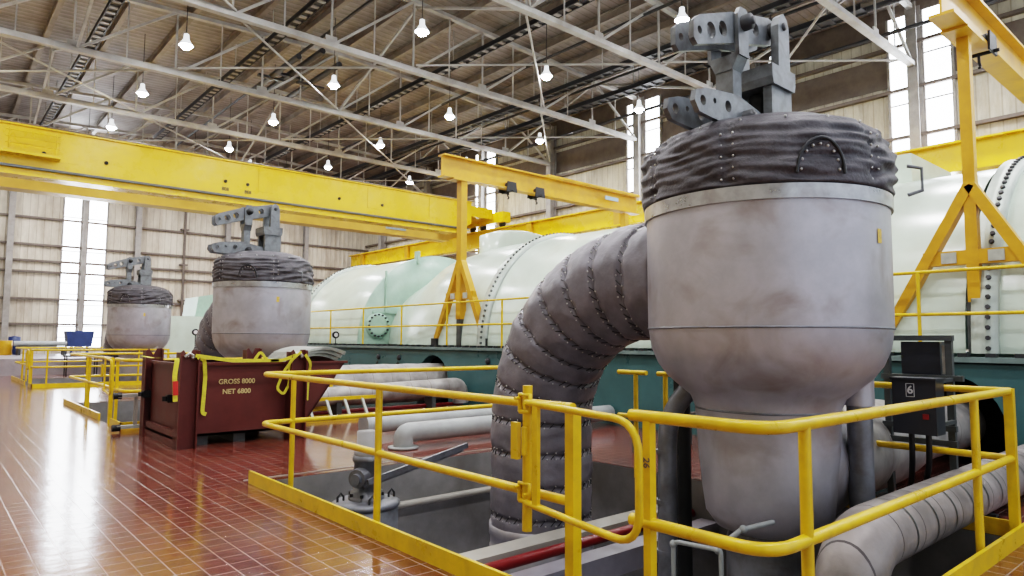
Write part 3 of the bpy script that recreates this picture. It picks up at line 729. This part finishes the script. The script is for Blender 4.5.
    g = G(); g.lathe([(.34, PD + .26), (.34, -.1), (.30, .03)], (VX, VY, 0), 'z', 24); obj('pedestal', SC(g), VALV, t)
    return t
v1 = make_vessel()
v2 = dup(v1, (0, 10.41, 0), 'middle silver valve vessel with grey hood, behind the maroon crate')
v3 = dup(v1, (.25, 21.4, 0), 'smallest and farthest silver valve vessel with grey hood near the far windows')

# outlet pipes from each vessel into the arches
for i, (yv, lb) in enumerate(((VY, 'large pale wrapped pipe from the nearest vessel into the dark arch'), (VY + 10.41, 'large pale wrapped pipe behind the maroon crate, running into the dark arch'), (VY + 21.4, 'large pale wrapped pipe from the farthest vessel'))):
    g = G(); x0_ = VX + .88 + (.25 if i == 2 else 0); pts = [(x0_ + .3 * k, yv, .46) for k in range(0, 13)]
    rs = [.43 - .01 * (k % 2) for k in range(0, 13)] if i else [.43, .43, .42, .42, .41, .38, .34, .31] + [.30] * 5
    g.tube(pts, rs, 40); tag(obj('wrapped_pipe', g, WRAPX2), lb, 'pipe')

# ------------------------------------------------------------------ pit guard rails
def railing(ox, oy, labels, full=True):
    A = lambda x, y, z: (x + ox, y + oy, z)
    x0, x1, y0, y1 = 2.60, 6.05, 1.40, 6.79
    t = thing('guard_rail', labels[0], 'guard rail', A(x0, y0, 0)); r = .026
    for z in (1.07, .585):
        g = G(); g.tube(rnd([A(5.85, y1, z), A(x0 + .0, y1, z), A(x0, 2.50, z)], .14), r, 10); obj('rail', g, YEL, t)
        g = G(); g.tube(rnd([A(x0 - .02, 2.10, z), A(x0 - .02, y0, z), A(x1, y0, z), A(x1, 3.98, z)], .17) if False else
                        rnd([A(x0 - .02, 2.10, z), A(x0 - .02, y0, z), A(x1, y0, z)], .17), r + .002, 10); obj('rail', g, YEL, t)
        g = G(); g.tube([A(x1, y0, z), A(x1, 4.55, z)], r, 10); obj('rail', g, YEL, t)
        g = G(); g.tube([A(x1, 4.70, z), A(x1, 5.1, z)], r, 10); obj('rail', g, YEL, t)
    for x, y in ((2.93, y1), (x0, 4.49), (5.8, y1), (2.88, y0), (5.22, y0), (x1, 4.85), (x1, 4.45), (x1, 2.9)):
        g = G(); g.tube([A(x, y, -.08), A(x, y, 1.07)], r, 10); obj('post', g, YEL, t)
    g = G(); g.box(A(x0 - .03, 2.47, -.1), A(x0 + .03, 2.53, 1.06)); obj('square_post', g, YEL, t)
    g = G(); g.box(A(x0 - .04, 1.975, -.1), A(x0 + .005, 2.015, 1.06)); p2 = obj('square_post', g, YEL, t)
    g = G(); g.box(A(x1 - .03, y0 - .03, 0), A(x1 + .03, y0 + .03, 1.09)); obj('square_post', g, YEL, t)
    if full:
        g = text_g('26', .05, .0006, face_mat(A(x0 - .0415, 1.995, .86), (0, 0, -1), (0, -1, 0))); obj('handwriting', g, GIRT, p2)
        hp = G(); hp.tube([A(x0 - .03, 2.82, .38), A(x0 - .03, 2.82, 1.17)], .028, 10); obj('hinge_pipe', hp, YEL, t)
        for z in (1.07, .585):
            g = G(); g.tube([A(x0 - .05, 2.86, z - .045), A(x0 - .05, 2.78, z - .045), A(x0 - .05, 2.78, z + .05), A(x0 - .05, 2.86, z + .05), A(x0 - .05, 2.86, z - .045)], .014, 6)
            g.tube([A(x0 - .09, 2.79, z), A(x0 + .03, 2.79, z)], .010, 6); g.tube([A(x0 - .09, 2.86, z + .03), A(x0 + .03, 2.86, z + .03)], .010, 6); obj('pipe_clamp', g, YEL, t)
    k = G(); k.box(A(x0 - .075, 2.10 if not full else 1.36, 0), A(x0 - .05, y1 + .07, .12)) if full else k.box(A(x0 - .075, 3.0, 0), A(x0 - .05, y1 + .07, .12))
    obj('kick_plate', k, YEL, t)
    k = G(); k.box(A(x0 - .075, y0 - .055, 0), A(x1 + .09, y0 - .03, .12)); obj('kick_plate', k, YEL, t)
    if not full:
        k = G(); k.box(A(x0 - .075, 1.345, 0), A(x0 - .05, 2.1, .12)); obj('kick_plate', k, YEL, t)
    k = G(); k.box(A(x0 - .075, y1 + .20, 0), A(x1 + .09, y1 + .215, .008)); obj('kick_plate', k, WHT, t)
    k = G(); k.box(A(x1 + .065, y0, 0), A(x1 + .09, 3.4, .12)); obj('kick_plate', k, YEL, t)
    # gate
    s = thing('safety_gate', labels[1], 'gate', A(x0 - .1, 2.75, .5))
    xg = x0 - .09
    g = G(); g.tube(rnd([A(xg + .03, 2.80, 1.08), A(xg - .01, 1.99, 1.05), A(xg - .01, 1.99, .49), A(xg + .03, 2.80, .54)], .16), .019, 10); obj('loop', g, YEL, s)
    g = G(); g.box(A(xg + .01, 2.69, .54), A(xg + .035, 2.73, 1.08)); obj('upright', g, YEL, s)
    g = G(); g.box(A(xg - .01, 2.83, .77), A(xg + .02, 2.88, .97)); g.tube([A(xg, 2.78, .8), A(xg, 2.78, .95)], .016, 8); obj('spring_hinge', g, YEL, s)
    return t
railing(0, 0, ('yellow guard rail around the nearest pit, in front of the largest vessel', 'yellow swing gate loop in the nearest guard rail'))
railing(-.12, 10.65, ('yellow guard rail around the middle pit, beyond the maroon crate', 'yellow swing gate left of the maroon crate'), False)
railing(-.1, 22.0, ('farthest yellow guard rail, around the pit of the smallest vessel', 'farthest yellow swing gate near the far windows'), False)

# ------------------------------------------------------------------ pit contents
t = thing('lever_valve', 'grey steel valve on a drum with a long lever, in the pit corner', 'valve', (3.33, 5.75, PD)); VLV = t
vx, vy = 3.33, 5.75
g = G(); g.lathe([(.30, PD - .04), (.30, -.20), (.285, -.19), (.001, -.19)], (vx, vy, 0), 'z', 40); obj('drum', g, VALV, t)
g = G(); g.lathe([(.001, -.19), (.30, -.19), (.315, -.175), (.315, -.15), (.27, -.13), (.16, -.12)], (vx, vy, 0), 'z', 40); fl = obj('cover', g, VALV, t)
for k_ in range(4):
    a = PI / 4 + k_ * PI / 2 + .5; p = Vector((vx + .24 * math.cos(a), vy + .24 * math.sin(a), -.14))
    g = G(); g.tube([p + Vector((-.03, 0, 0)), p + Vector((-.03, 0, .05)), p + Vector((0, 0, .085)), p + Vector((.03, 0, .05)), p + Vector((.03, 0, 0))], .011, 6); obj('lifting_eye', g, CASTD, fl)
g = G(); g.lathe([(.17, -.13), (.17, -.09), (.15, -.085), (.15, -.05), (.125, -.04), (.12, .22), (.135, .23), (.135, .27), (.10, .28), (.095, .33)], (vx, vy, 0), 'z', 28); obj('neck', g, VALV, t)
for k_ in range(8):
    g = G(); a = 2 * PI * k_ / 8; g.tube([(vx + .155 * math.cos(a), vy + .155 * math.sin(a), -.12), (vx + .155 * math.cos(a), vy + .155 * math.sin(a), -.06)], .016, 6); obj('bolt', g, CASTD, t)
g = G(); g.tube([(vx, vy, .10), (vx - .16, vy - .10, .09)], [.10, .085], 18); g.tube([(vx - .16, vy - .1, .09), (vx - .19, vy - .12, .088)], .05, 12); obj('side_boss', g, VALV, t)
g = G(); g.bar((vx - .1, vy - .2, .07), (vx + 1.02, vy - .22, .30), .035, .05); g.bar((vx - .1, vy - .12, .02), (vx + 1.02, vy - .14, .25), .035, .04); obj('lever_bars', g, VALV, t)
g = G(); g.lathe([(.14, .28), (.14, .32), (.115, .325), (.115, .50), (.001, .50)], (vx + .03, vy + .02, 0), 'z', 24); obj('top_cap', g, PITG, t)

VLV.location = (3.26, 5.83, PD + .05)
g = G(); g.tube([(2.57, 6.80, -.46), (6.1, 6.80, -.46)], .04, 8); tag(obj('ledge_pipe', g, WHT), 'thin white pipe along the far wall of the nearest pit', 'pipe')
g = G(); g.box((2.58, 4.33, -.34), (6.10, 4.55, -.31)); g.box((2.58, 4.33, -.44), (6.10, 4.35, -.34)); g.box((2.58, 4.53, -.44), (6.1, 4.55, -.34)); tag(obj('channel_beam', g, WHT), 'white channel beam crossing the nearest pit beside the red pipe', 'beam')
g = G(); g.tube([(2.58, 4.18, -.34), (6.10, 4.18, -.34)], .045, 12); tag(obj('fire_pipe', g, RED), 'red pipe crossing the nearest pit', 'pipe')
g = G(); g.box((2.58, 3.86, -.40), (6.10, 4.06, -.37)); g.box((2.58, 3.86, -.56), (6.10, 3.88, -.40)); tag(obj('channel_beam', g, PITF), 'grey channel beam on the near side of the red pipe in the pit', 'beam')
t = thing('drain_line', 'small bent grey drain line in the pit under the nearest vessel', 'pipe', (4.3, 2.8, PD))
g = G(); g.tube(rnd([(4.22, 3.05, -.30), (4.22, 3.05, -.03), (4.22, 2.70, -.01), (4.22, 2.66, -.01), (4.22, 2.64, PD + .02)], .05), .017, 10); obj('pipe', g, PIPEG, t)
g = G(); g.tube([(4.22, 2.70, -.01), (4.3, 2.55, .14), (4.55, 2.45, .17)], .018, 10); obj('pipe', g, PIPEG, t)
for p in ((4.22, 2.68, -.01), (4.22, 3.05, -.05), (4.31, 2.54, .145)):
    g = G(); g.ball(p, .028, 8); obj('fitting', g, PIPEG, t)
g = G(); g.box((3.9, 2.2, PD + .001), (5.9, 3.2, PD + .25)); tag(obj('equipment_plinth', g, PITG), 'grey plinth on the pit floor under the nearest vessel', 'plinth')
g = G(); g.tube([(3.9, 3.76, -1.12), (6.05, 3.76, -1.12)], .12, 16); tag(obj('pit_pipe', g, PIPEG), 'grey pipe low on the floor of the nearest pit', 'pipe')

# near banded pipe
t = thing('banded_pipe', 'metal-banded insulated pipe at lower right, leaving the pit under the rail', 'pipe', (6, 1.85, 0))
g = G(); pts = rnd([(4.18, 1.80, PD + .02), (4.18, 1.80, .215), (8.9, 1.80, .215)], .42, 10)
pp = []
for a, b in zip(pts[:-1], pts[1:]):
    m_ = max(1, int((b - a).length / .12)); pp += [a.lerp(b, k / m_) for k in range(m_)]
pp.append(pts[-1]); g.tube(pp, .195, 32); obj('jacket', g, WRAPX, t)
x = 4.75
while x < 8.8:
    g = G(); g.tube([(x, 1.80, .215), (x + .016, 1.80, .215)], .199, 32, cap=False); x += .37; obj('strap', g, STRUT, t)
for x in (6.75, 8.4):
    g = G(); g.box((x - .05, 1.62, 0 if x > 6.2 else PD), (x + .05, 1.94, -.05)) if False else g.box((x - .04, 1.68, 0), (x + .04, 1.88, .02)); obj('saddle', g, STRUT, t)

# floor pipes beyond the pit
def fpipe(y, z, r, x0, x1, lb, elbow=True):
    t = thing('floor_pipe', lb, 'pipe', ((x0 + x1) / 2, y, 0))
    g = G(); g.tube(rnd([(x0, y, .0), (x0, y, z), (x1, y, z)], .22, 8) if elbow else [(x0, y, z), (x1, y, z)], r, 20); obj('pipe', g, PIPEG, t)
    g = G()
    if elbow: g.lathe([(r, .005), (r + .07, .005), (r + .07, .03), (r, .03)], (x0, y, 0), 'z', 24)
    else: g.tube([(x0 - .03, y, z), (x0 + .03, y, z)], r + .04, 24)
    obj('flange', g, PIPEG, t)
fpipe(7.75, .20, .13, 4.86, 8.95, 'grey pipe with an elbow into the floor, nearest beyond the pit')
fpipe(8.75, .20, .115, 4.85, 8.9, 'grey flanged pipe behind the elbowed floor pipe', False)
t = thing('insulated_pipe', 'shorter wrapped pipe with an end elbow in front of the big wrapped pipe', 'pipe', (7, 11.7, 0))
g = G(); g.tube(rnd([(5.3, 11.75, .36), (8.75, 11.75, .46), (8.78, 11.75, .1)], .18), .17, 22); obj('jacket', g, WRAPX2, t)
for x in (5.9, 8.0):
    g = G(); g.box((x - .05, 11.62, 0), (x + .05, 11.88, .26)); obj('support', g, STRUT, t)
g = G(); g.tube([(4.9, 12.3 - .45, .07), (8.9, 12.3 - .45, .07)], .035, 8); tag(obj('floor_fire_pipe', g, RED), 'thin red pipe lying along the floor beyond the ladder', 'pipe')
g = G(); g.tube([(7.3, 10.6, .05), (8.6, 10.3, .05)], .05, 10); g.box((7.0, 10.5, 0), (7.4, 10.72, .10)); tag(obj('loose_bracket', g, CASTD), 'dark loose bracket and bar lying on the red floor', 'bracket')

# ladder on its side
t = thing('yellow_ladder', 'short yellow ladder with pale rungs lying on edge beside the crate', 'ladder', (5.7, 11.1, 0))
for z, y, x0, x1 in ((.03, 11.1, 4.95, 6.55), (.37, 11.28, 5.25, 6.6)):
    g = G(); g.box((x0, y - .02, z - .03), (x1, y + .02, z + .03)); obj('side_rail', g, YEL, t)
for x in (5.15, 5.5, 5.85, 6.2):
    g = G(); g.bar((x, 11.1, .05), (x - .03, 11.28, .36), .05, .03); obj('rung', g, SHEET, t)

# small floor pieces right of the elbow
g = G(); 
t = thing('floor_grating', 'dark railing of short posts on the red floor behind the elbow', 'barrier', (8.2, 6.3, 0))
g = G(); g.tube([(6.9, 5.6, .42), (8.6, 5.6, .42)], .02, 6); obj('top_bar', g, GIRT, t)
for i in range(6):
    g = G(); g.bar((6.95 + i * .3, 5.6, 0), (6.95 + i * .3, 5.6, .42), .05, .05); obj('bar', g, STRUT, t)

# ------------------------------------------------------------------ control station
t = thing('control_station', 'dark grey control boxes on a strut frame, the front one marked 6', 'control station', (6.5, 2.05, 0)); STN = t
for x, y in ((6.42, 2.30), (6.42, 1.82)):
    g = G(); g.bar((x, y, 0), (x, y, 1.47), .05, .05); obj('frame_leg', g, STRUT, t)
for z in (1.46, 1.13, .72, .60):
    g = G(); g.bar((6.40, 2.34, z), (6.40, 1.72 if z == 1.13 else 1.78, z), .05, .045); obj('cross_bar', g, STRUT, t)
g = G(); g.bar((6.42, 1.60, 0), (6.42, 1.60, 1.40), .03, .04); obj('conduit', g, STRUT, t) if False else None
g = G(); g.box((6.46, 1.90, 1.08), (6.62, 2.20, 1.43)); bk = obj('rear_box', g, BOXG, t)
g = G(); g.box((6.44, 1.83, 1.16), (6.47, 1.88, 1.40)); obj('terminal_strip', g, WHT, bk)
g = G(); g.box((5.80, 1.74, .72), (5.99, 2.045, 1.14)); g.box((5.78, 1.73, 1.135), (6.0, 2.055, 1.15)); bx_ = obj('front_box', g, BOXG, t)
obj('number_six', text_g('6', .085, .0015, face_mat((5.797, 1.915, 1.055), (0, -1, 0), (0, 0, 1))), SILV, bx_)
g = G()
for y in (1.943, 1.887): g.box((5.796, y - .002, 1.005), (5.80, y + .002, 1.105))
for z in (1.005, 1.105): g.box((5.796, 1.887, z - .002), (5.80, 1.943, z + .002))
obj('number_border', g, SILV, bx_)
g = G(); g.box((5.785, 1.79, .84), (5.80, 1.83, .88)); obj('red_handle', g, RED, bx_)
for z in (1.12, .78):
    for y in (1.80, 2.02):
        g = G(); g.bar((5.99, y, z), (6.42, y, z), .03, .03); obj('bracket_arm', g, STRUT, t)
for y, yb in ((1.96, 2.12), (1.84, 2.02)):
    g = G(); g.tube(rnd([(5.93, y, .73), (5.93, y, .50), (6.22, yb - .04, .22), (6.36, yb, .02)], .15), .022, 8); obj('cable', g, BLK, t)
g = G(); g.lathe([(.001, 6.40), (.075, 6.40), (.08, 6.46), (.001, 6.48)], (0, 2.36, 1.37), 'x', 18); obj('round_gauge', g, BLK, t)

STN.location.y += .06
# ------------------------------------------------------------------ crate
t = thing('lifting_crate', 'maroon steel lifting crate with yellow lettering, standing on the red floor', 'crate', (3.4, 10.3, 0))
g = G(); Ya, Yb = 9.60, 11.15; xa, xb = 2.62, 4.30; th = .03
side = [(xa, .13), (4.27, .13), (4.95, 1.09), (xa, 1.09)]
g.prism(side, Ya, Ya + th, 'xz'); g.prism(side, Yb - th, Yb, 'xz')
g.box((xa, Ya, .13), (xa + th, Yb, 1.09)); g.box((xa, Ya, .13), (4.28, Yb, .16))
g.prism([(4.25, .13), (4.28, .13), (4.96, 1.09), (4.93, 1.09)], Ya, Yb, 'xz')
bd = obj('body', g, MAR, t)
g = G(); g.box((xa - .02, Ya - .03, 1.06), (4.98, Ya + th + .01, 1.095)); g.box((xa - .02, Yb - th, 1.06), (4.98, Yb + .03, 1.095)); g.box((xa - .03, Ya, 1.06), (xa + .03, Yb, 1.095)); obj('rim', g, MAR, bd)
def ipost(x, y):
    g = G(); w, d = .24, .20
    top = [(x - w / 2, 0), (x + w / 2, 0), (x + w / 2, 1.27), (x + .05, 1.27), (x, 1.17), (x - .06, 1.27), (x - w / 2, 1.22)]
    g.prism(top, y - .012, y + .012, 'xz')
    g.box((x - w / 2, y - d / 2, 0), (x - w / 2 + .02, y + d / 2, 1.24)); g.box((x + w / 2 - .02, y - d / 2, 0), (x + w / 2, y + d / 2, 1.26))
    obj('corner_post', g, MAR, t)
for x, y in ((2.66, 9.50), (4.14, 9.50), (2.66, 11.27), (4.14, 11.27)): ipost(x, y)
g = G(); g.box((2.56, 9.6, 0), (2.62, 11.2, .13)); g.box((2.56, 9.62, .10), (2.60, 11.1, .22)); obj('skid', g, MAR, t)
for x in (2.85, 3.35):
    g = G(); g.box((x, 9.72, .0), (x + .16, 11.0, .13)); obj('skid', g, STRUT, t)
obj('lettering', text_g('GROSS 8000', .092, .002, face_mat((3.33, 9.594, .835), (1, 0, 0), (0, 0, 1))), LETT, bd)
obj('lettering', text_g('NET 6800', .092, .002, face_mat((3.33, 9.594, .70), (1, 0, 0), (0, 0, 1))), LETT, bd)
for p in ((2.58, 9.9, .62), (2.58, 11.2, .6)):
    g = G(); g.box((2.52, p[1] - .06, p[2] - .05), (2.62, p[1] + .06, p[2] + .05)); g.tube([(2.50, p[1], p[2] - .03), (2.50, p[1], p[2] + .03)], .035, 8); obj('latch', g, BLK, t)
for x in (2.66, 4.14):
    g = G(); g.tube([(x - .05, 9.46, 1.18), (x, 9.44, 1.23), (x + .06, 9.46, 1.18)], .022, 8); g.ball((x + .05, 9.46, 1.17), .03, 6); obj('shackle', g, STUD, t)
# slings
def strap(pts, lb, w=.05, red=None):
    pts = rnd(pts, .05, 4); g = G(); vs = []
    for i, p in enumerate(pts):
        a = pts[max(0, i - 1)]; b = pts[min(len(pts) - 1, i + 1)]; d = (b - a).normalized(); s = d.cross(Vector((0, 1, 0)))
        if s.length < .2: s = Vector((1, 0, 0))
        s.normalize(); vs += [p - s * w / 2, p + s * w / 2]
    n_ = len(pts)
    vs2 = [v + Vector((0, -.012, 0)) for v in vs]
    g.add(vs + vs2, [(2 * i, 2 * i + 1, 2 * i + 3, 2 * i + 2) for i in range(n_ - 1)] + [(2 * n_ + 2 * i, 2 * n_ + 2 * i + 1, 2 * n_ + 2 * i + 3, 2 * n_ + 2 * i + 2) for i in range(n_ - 1)] +
          [(2 * i, 2 * i + 2, 2 * n_ + 2 * i + 2, 2 * n_ + 2 * i) for i in range(n_ - 1)] + [(2 * i + 1, 2 * i + 3, 2 * n_ + 2 * i + 3, 2 * n_ + 2 * i + 1) for i in range(n_ - 1)])
    o = obj('lifting_sling', g, SLING); tag(o, lb, 'lifting sling')
    if red:
        g = G(); a, b = Vector(red[0]), Vector(red[1]); g.bar(a + Vector((0, -.02, 0)), b + Vector((0, -.02, 0)), w * 1.1, .012, (0, 1, 0)); obj('red_tag', g, REDTAG, o)
strap([(2.50, 11.2, 1.16), (2.45, 10.4, 1.15), (2.50, 9.40, 1.17), (2.47, 9.38, .95), (2.49, 9.38, .62)], 'yellow sling with red tag hanging on the crate corner at left', .055, ((2.485, 9.37, .70), (2.475, 9.37, .88)))
strap([(2.74, 9.38, 1.18), (2.86, 9.50, 1.14), (2.89, 9.54, .9), (2.87, 9.54, .44), (2.92, 9.54, .42)], 'yellow sling hanging down the crate left of the lettering', .05)
strap([(2.72, 9.40, 1.20), (3.2, 9.45, 1.125), (3.9, 9.45, 1.12), (4.1, 9.40, 1.20)], 'yellow sling drawn taut along the top edge of the crate', .045)
strap([(3.5, 9.45, 1.13), (3.58, 9.44, 1.25), (3.68, 9.45, 1.12), (3.85, 9.45, 1.12)], 'yellow sling doubled into a small peak on the crate rim', .035)
strap([(4.14, 9.37, 1.24), (4.03, 9.38, 1.15), (3.92, 9.46, .95), (3.85, 9.5, .72), (3.95, 9.5, .63), (4.03, 9.5, .78), (4.0, 9.46, 1.05), (4.05, 9.4, 1.2)], 'yellow sling looped round the right crate post', .035)
strap([(4.2, 9.37, 1.20), (4.30, 9.40, 1.08), (4.33, 9.54, .8), (4.32, 9.54, .53)], 'yellow sling hanging right of the right crate post', .04)
for i in range(9):
    g = G(); pts = []; z = 1.06 + i * .018; L0 = 4.18 + .02 * i
    nx = 16
    for k in range(nx + 1):
        x = L0 + .72 * k / nx; zz = z + .12 * math.sin(PI * k / nx * .9 + .1) * (1 - i * .02)
        pts.append((x, zz))
    poly = pts + [(x, z_ - .008) for x, z_ in reversed(pts)]
    g.prism(poly, 9.75 + .02 * (i % 3), 10.9 - .03 * (i % 2), 'xz')
    tag(obj('insulation_sheet', g, SHEET), 'pale curved metal sheet in the stack on the crate', 'metal sheet', 'curved sheets stacked on the crate')

# ------------------------------------------------------------------ trolley cart left of crate
t = thing('low_cart', 'low white cart frame with black ends beside the crate', 'cart', (2.6, 11.75, 0))
g = G(); g.bar((2.30, 11.7, .55), (3.0, 11.7, .55), .09, .05); obj('top_bar', g, WHT, t)
g = G(); g.bar((2.30, 11.7, .08), (3.0, 11.7, .08), .09, .05); obj('bottom_bar', g, SHEET, t)
g = G(); g.bar((2.55, 11.7, .08), (2.55, 11.7, .55), .05, .04); obj('upright', g, WHT, t)
for p in ((2.30, .55), (2.30, .07)):
    g = G(); g.tube([(p[0] - .06, 11.7, p[1]), (p[0] + .05, 11.7, p[1])], .05, 10); obj('end_cap', g, BLK, t)

# ------------------------------------------------------------------ far end
g = G(); g.box((XL + .1, 31.5, 0), (9.0, 40.5, .62)); tag(obj('laydown_platform', g, CONC), 'low pale concrete platform along the far wall', 'platform')
t = thing('storage_rack', 'low rack of grey pipes on the far platform left of the windows', 'rack', (4.3, 38, .62))
g = G(); g.box((3.35, 37.6, .62), (3.45, 38.6, .95)); g.box((5.1, 37.6, .62), (5.2, 38.6, .95)); g.box((3.35, 37.6, .95), (5.2, 38.6, 1.02)); obj('frame', g, DARK, t)
for i in range(3):
    g = G(); g.tube([(3.2 + .1 * i, 37.8 + .25 * i, 1.15 + .0 * i), (5.2, 37.8 + .25 * i, 1.15)], .12, 12)
    tag(obj('stored_pipe', g, PIPEG), 'grey pipe lying on the rack by the far wall', 'pipe', 'pipes stored on the far rack')
g = G(); g.prism([(5.3, 1.0), (6.25, 1.0), (6.35, 1.75), (5.2, 1.75)], 38.0, 38.9, 'xz'); g.box((5.4, 38.1, .62), (5.5, 38.2, 1.0)); g.box((6.05, 38.1, .62), (6.15, 38.2, 1.0)); tag(obj('waste_bin', g, BLUE), 'dark blue tipping bin in front of the far windows', 'bin')
g = G(); g.lathe([(.001, .62), (.27, .62), (.28, .66), (.27, .85), (.28, .88), (.27, 1.05), (.28, 1.25), (.26, 1.28), (.001, 1.27)], (2.95, 38.6, 0), 'z', 20); tag(obj('steel_drum', g, OCH), 'ochre steel drum on the far platform by the wall', 'drum')
g = G(); g.lathe([(.001, .62), (.24, .62), (.24, 1.45), (.001, 1.5)], (3.35 - .0, 39.4, 0), 'z', 18); tag(obj('plastic_barrel', g, BLUE), 'dark blue barrel beside the ochre drum at the far wall', 'barrel')
for i, x in enumerate((4.6, 5.6)):
    t = thing('work_bench', ('black work table on the floor before the far platform, left one', 'black work table on the floor before the far platform, right one')[i], 'table', (x, 30.8 + .0, 0))
    g = G(); g.box((x - .42, 30.5, .70), (x + .42, 31.1, .76)); obj('table_top', g, CASTD, t)
    for dx in (-.36, .36):
        for dy in (30.56, 31.04):
            g = G(); g.box((x + dx - .02, dy - .02, 0), (x + dx + .02, dy + .02, .70)); obj('leg', g, CASTD, t)
# governor cabinet
t = thing('turbine_front_housing', 'pale green boxed housing between the two farther vessels', 'machine housing', (8.4, 29, 0))
g = G(); g.box((6.6, 28.2, 0), (10.5, 31.0, 2.28)); obj('lower_housing', g, PALE, t)
g = G(); g.prism([(8.25, 2.28), (10.3, 2.28), (10.3, 3.5), (8.35, 3.1)], 28.8, 30.6, 'xz'); obj('upper_housing', g, PALED, t)
def gauge(x, y, z0, z1, lb, base):
    t = thing('pressure_gauge', lb, 'gauge', (x, y, base))
    g = G(); g.tube([(x, y, base), (x, y, z1 - .09)], .014, 6); g.tube([(x - .06, y, z0), (x + .06, y, z0)], .012, 6); obj('stem', g, CASTD, t)
    g = G(); g.lathe([(.001, y + .04), (.10, y + .04), (.105, y), (.10, y - .03), (.085, y - .03)], (x, 0, z1), 'y', 20); obj('case', g, BLK, t)
    g = G(); g.lathe([(.001, y - .02), (.06, y - .022)], (x, 0, z1), 'y', 20); obj('dial', g, GLASSW, t)
gauge(9.02, 18.1, 1.30, 1.55, 'round pressure gauge standing on the teal base near the crate', 1.26)
gauge(6.45, 22.4, .9, 1.62, 'round pressure gauge on a stem left of the middle vessel', 0)

# ------------------------------------------------------------------ camera, world, look
cd = bpy.data.cameras.new('camera'); cam = bpy.data.objects.new('camera', cd); col.objects.link(cam)
cd.sensor_width = 36; cd.lens = 679 / 1024 * 36; cd.clip_end = 200; cd.clip_start = .05
Yd = Vector((-592, -49, -679)).normalized(); Xd = Vector((788, -57, -679)); Xd = (Xd - Yd * Xd.dot(Yd)).normalized(); Zd = Xd.cross(Yd)
Mx = Matrix((Xd, Yd, Zd)).to_4x4(); Mx.translation = Vector((0, 0, 1.42)); cam.matrix_world = Mx
scene.camera = cam
w = bpy.data.worlds.new('world'); scene.world = w; w.use_nodes = True
w.node_tree.nodes['Background'].inputs['Color'].default_value = (.80, .88, 1, 1); w.node_tree.nodes['Background'].inputs['Strength'].default_value = 1.0
scene.view_settings.view_transform = 'Filmic'; scene.view_settings.look = 'High Contrast'; scene.view_settings.exposure = .45
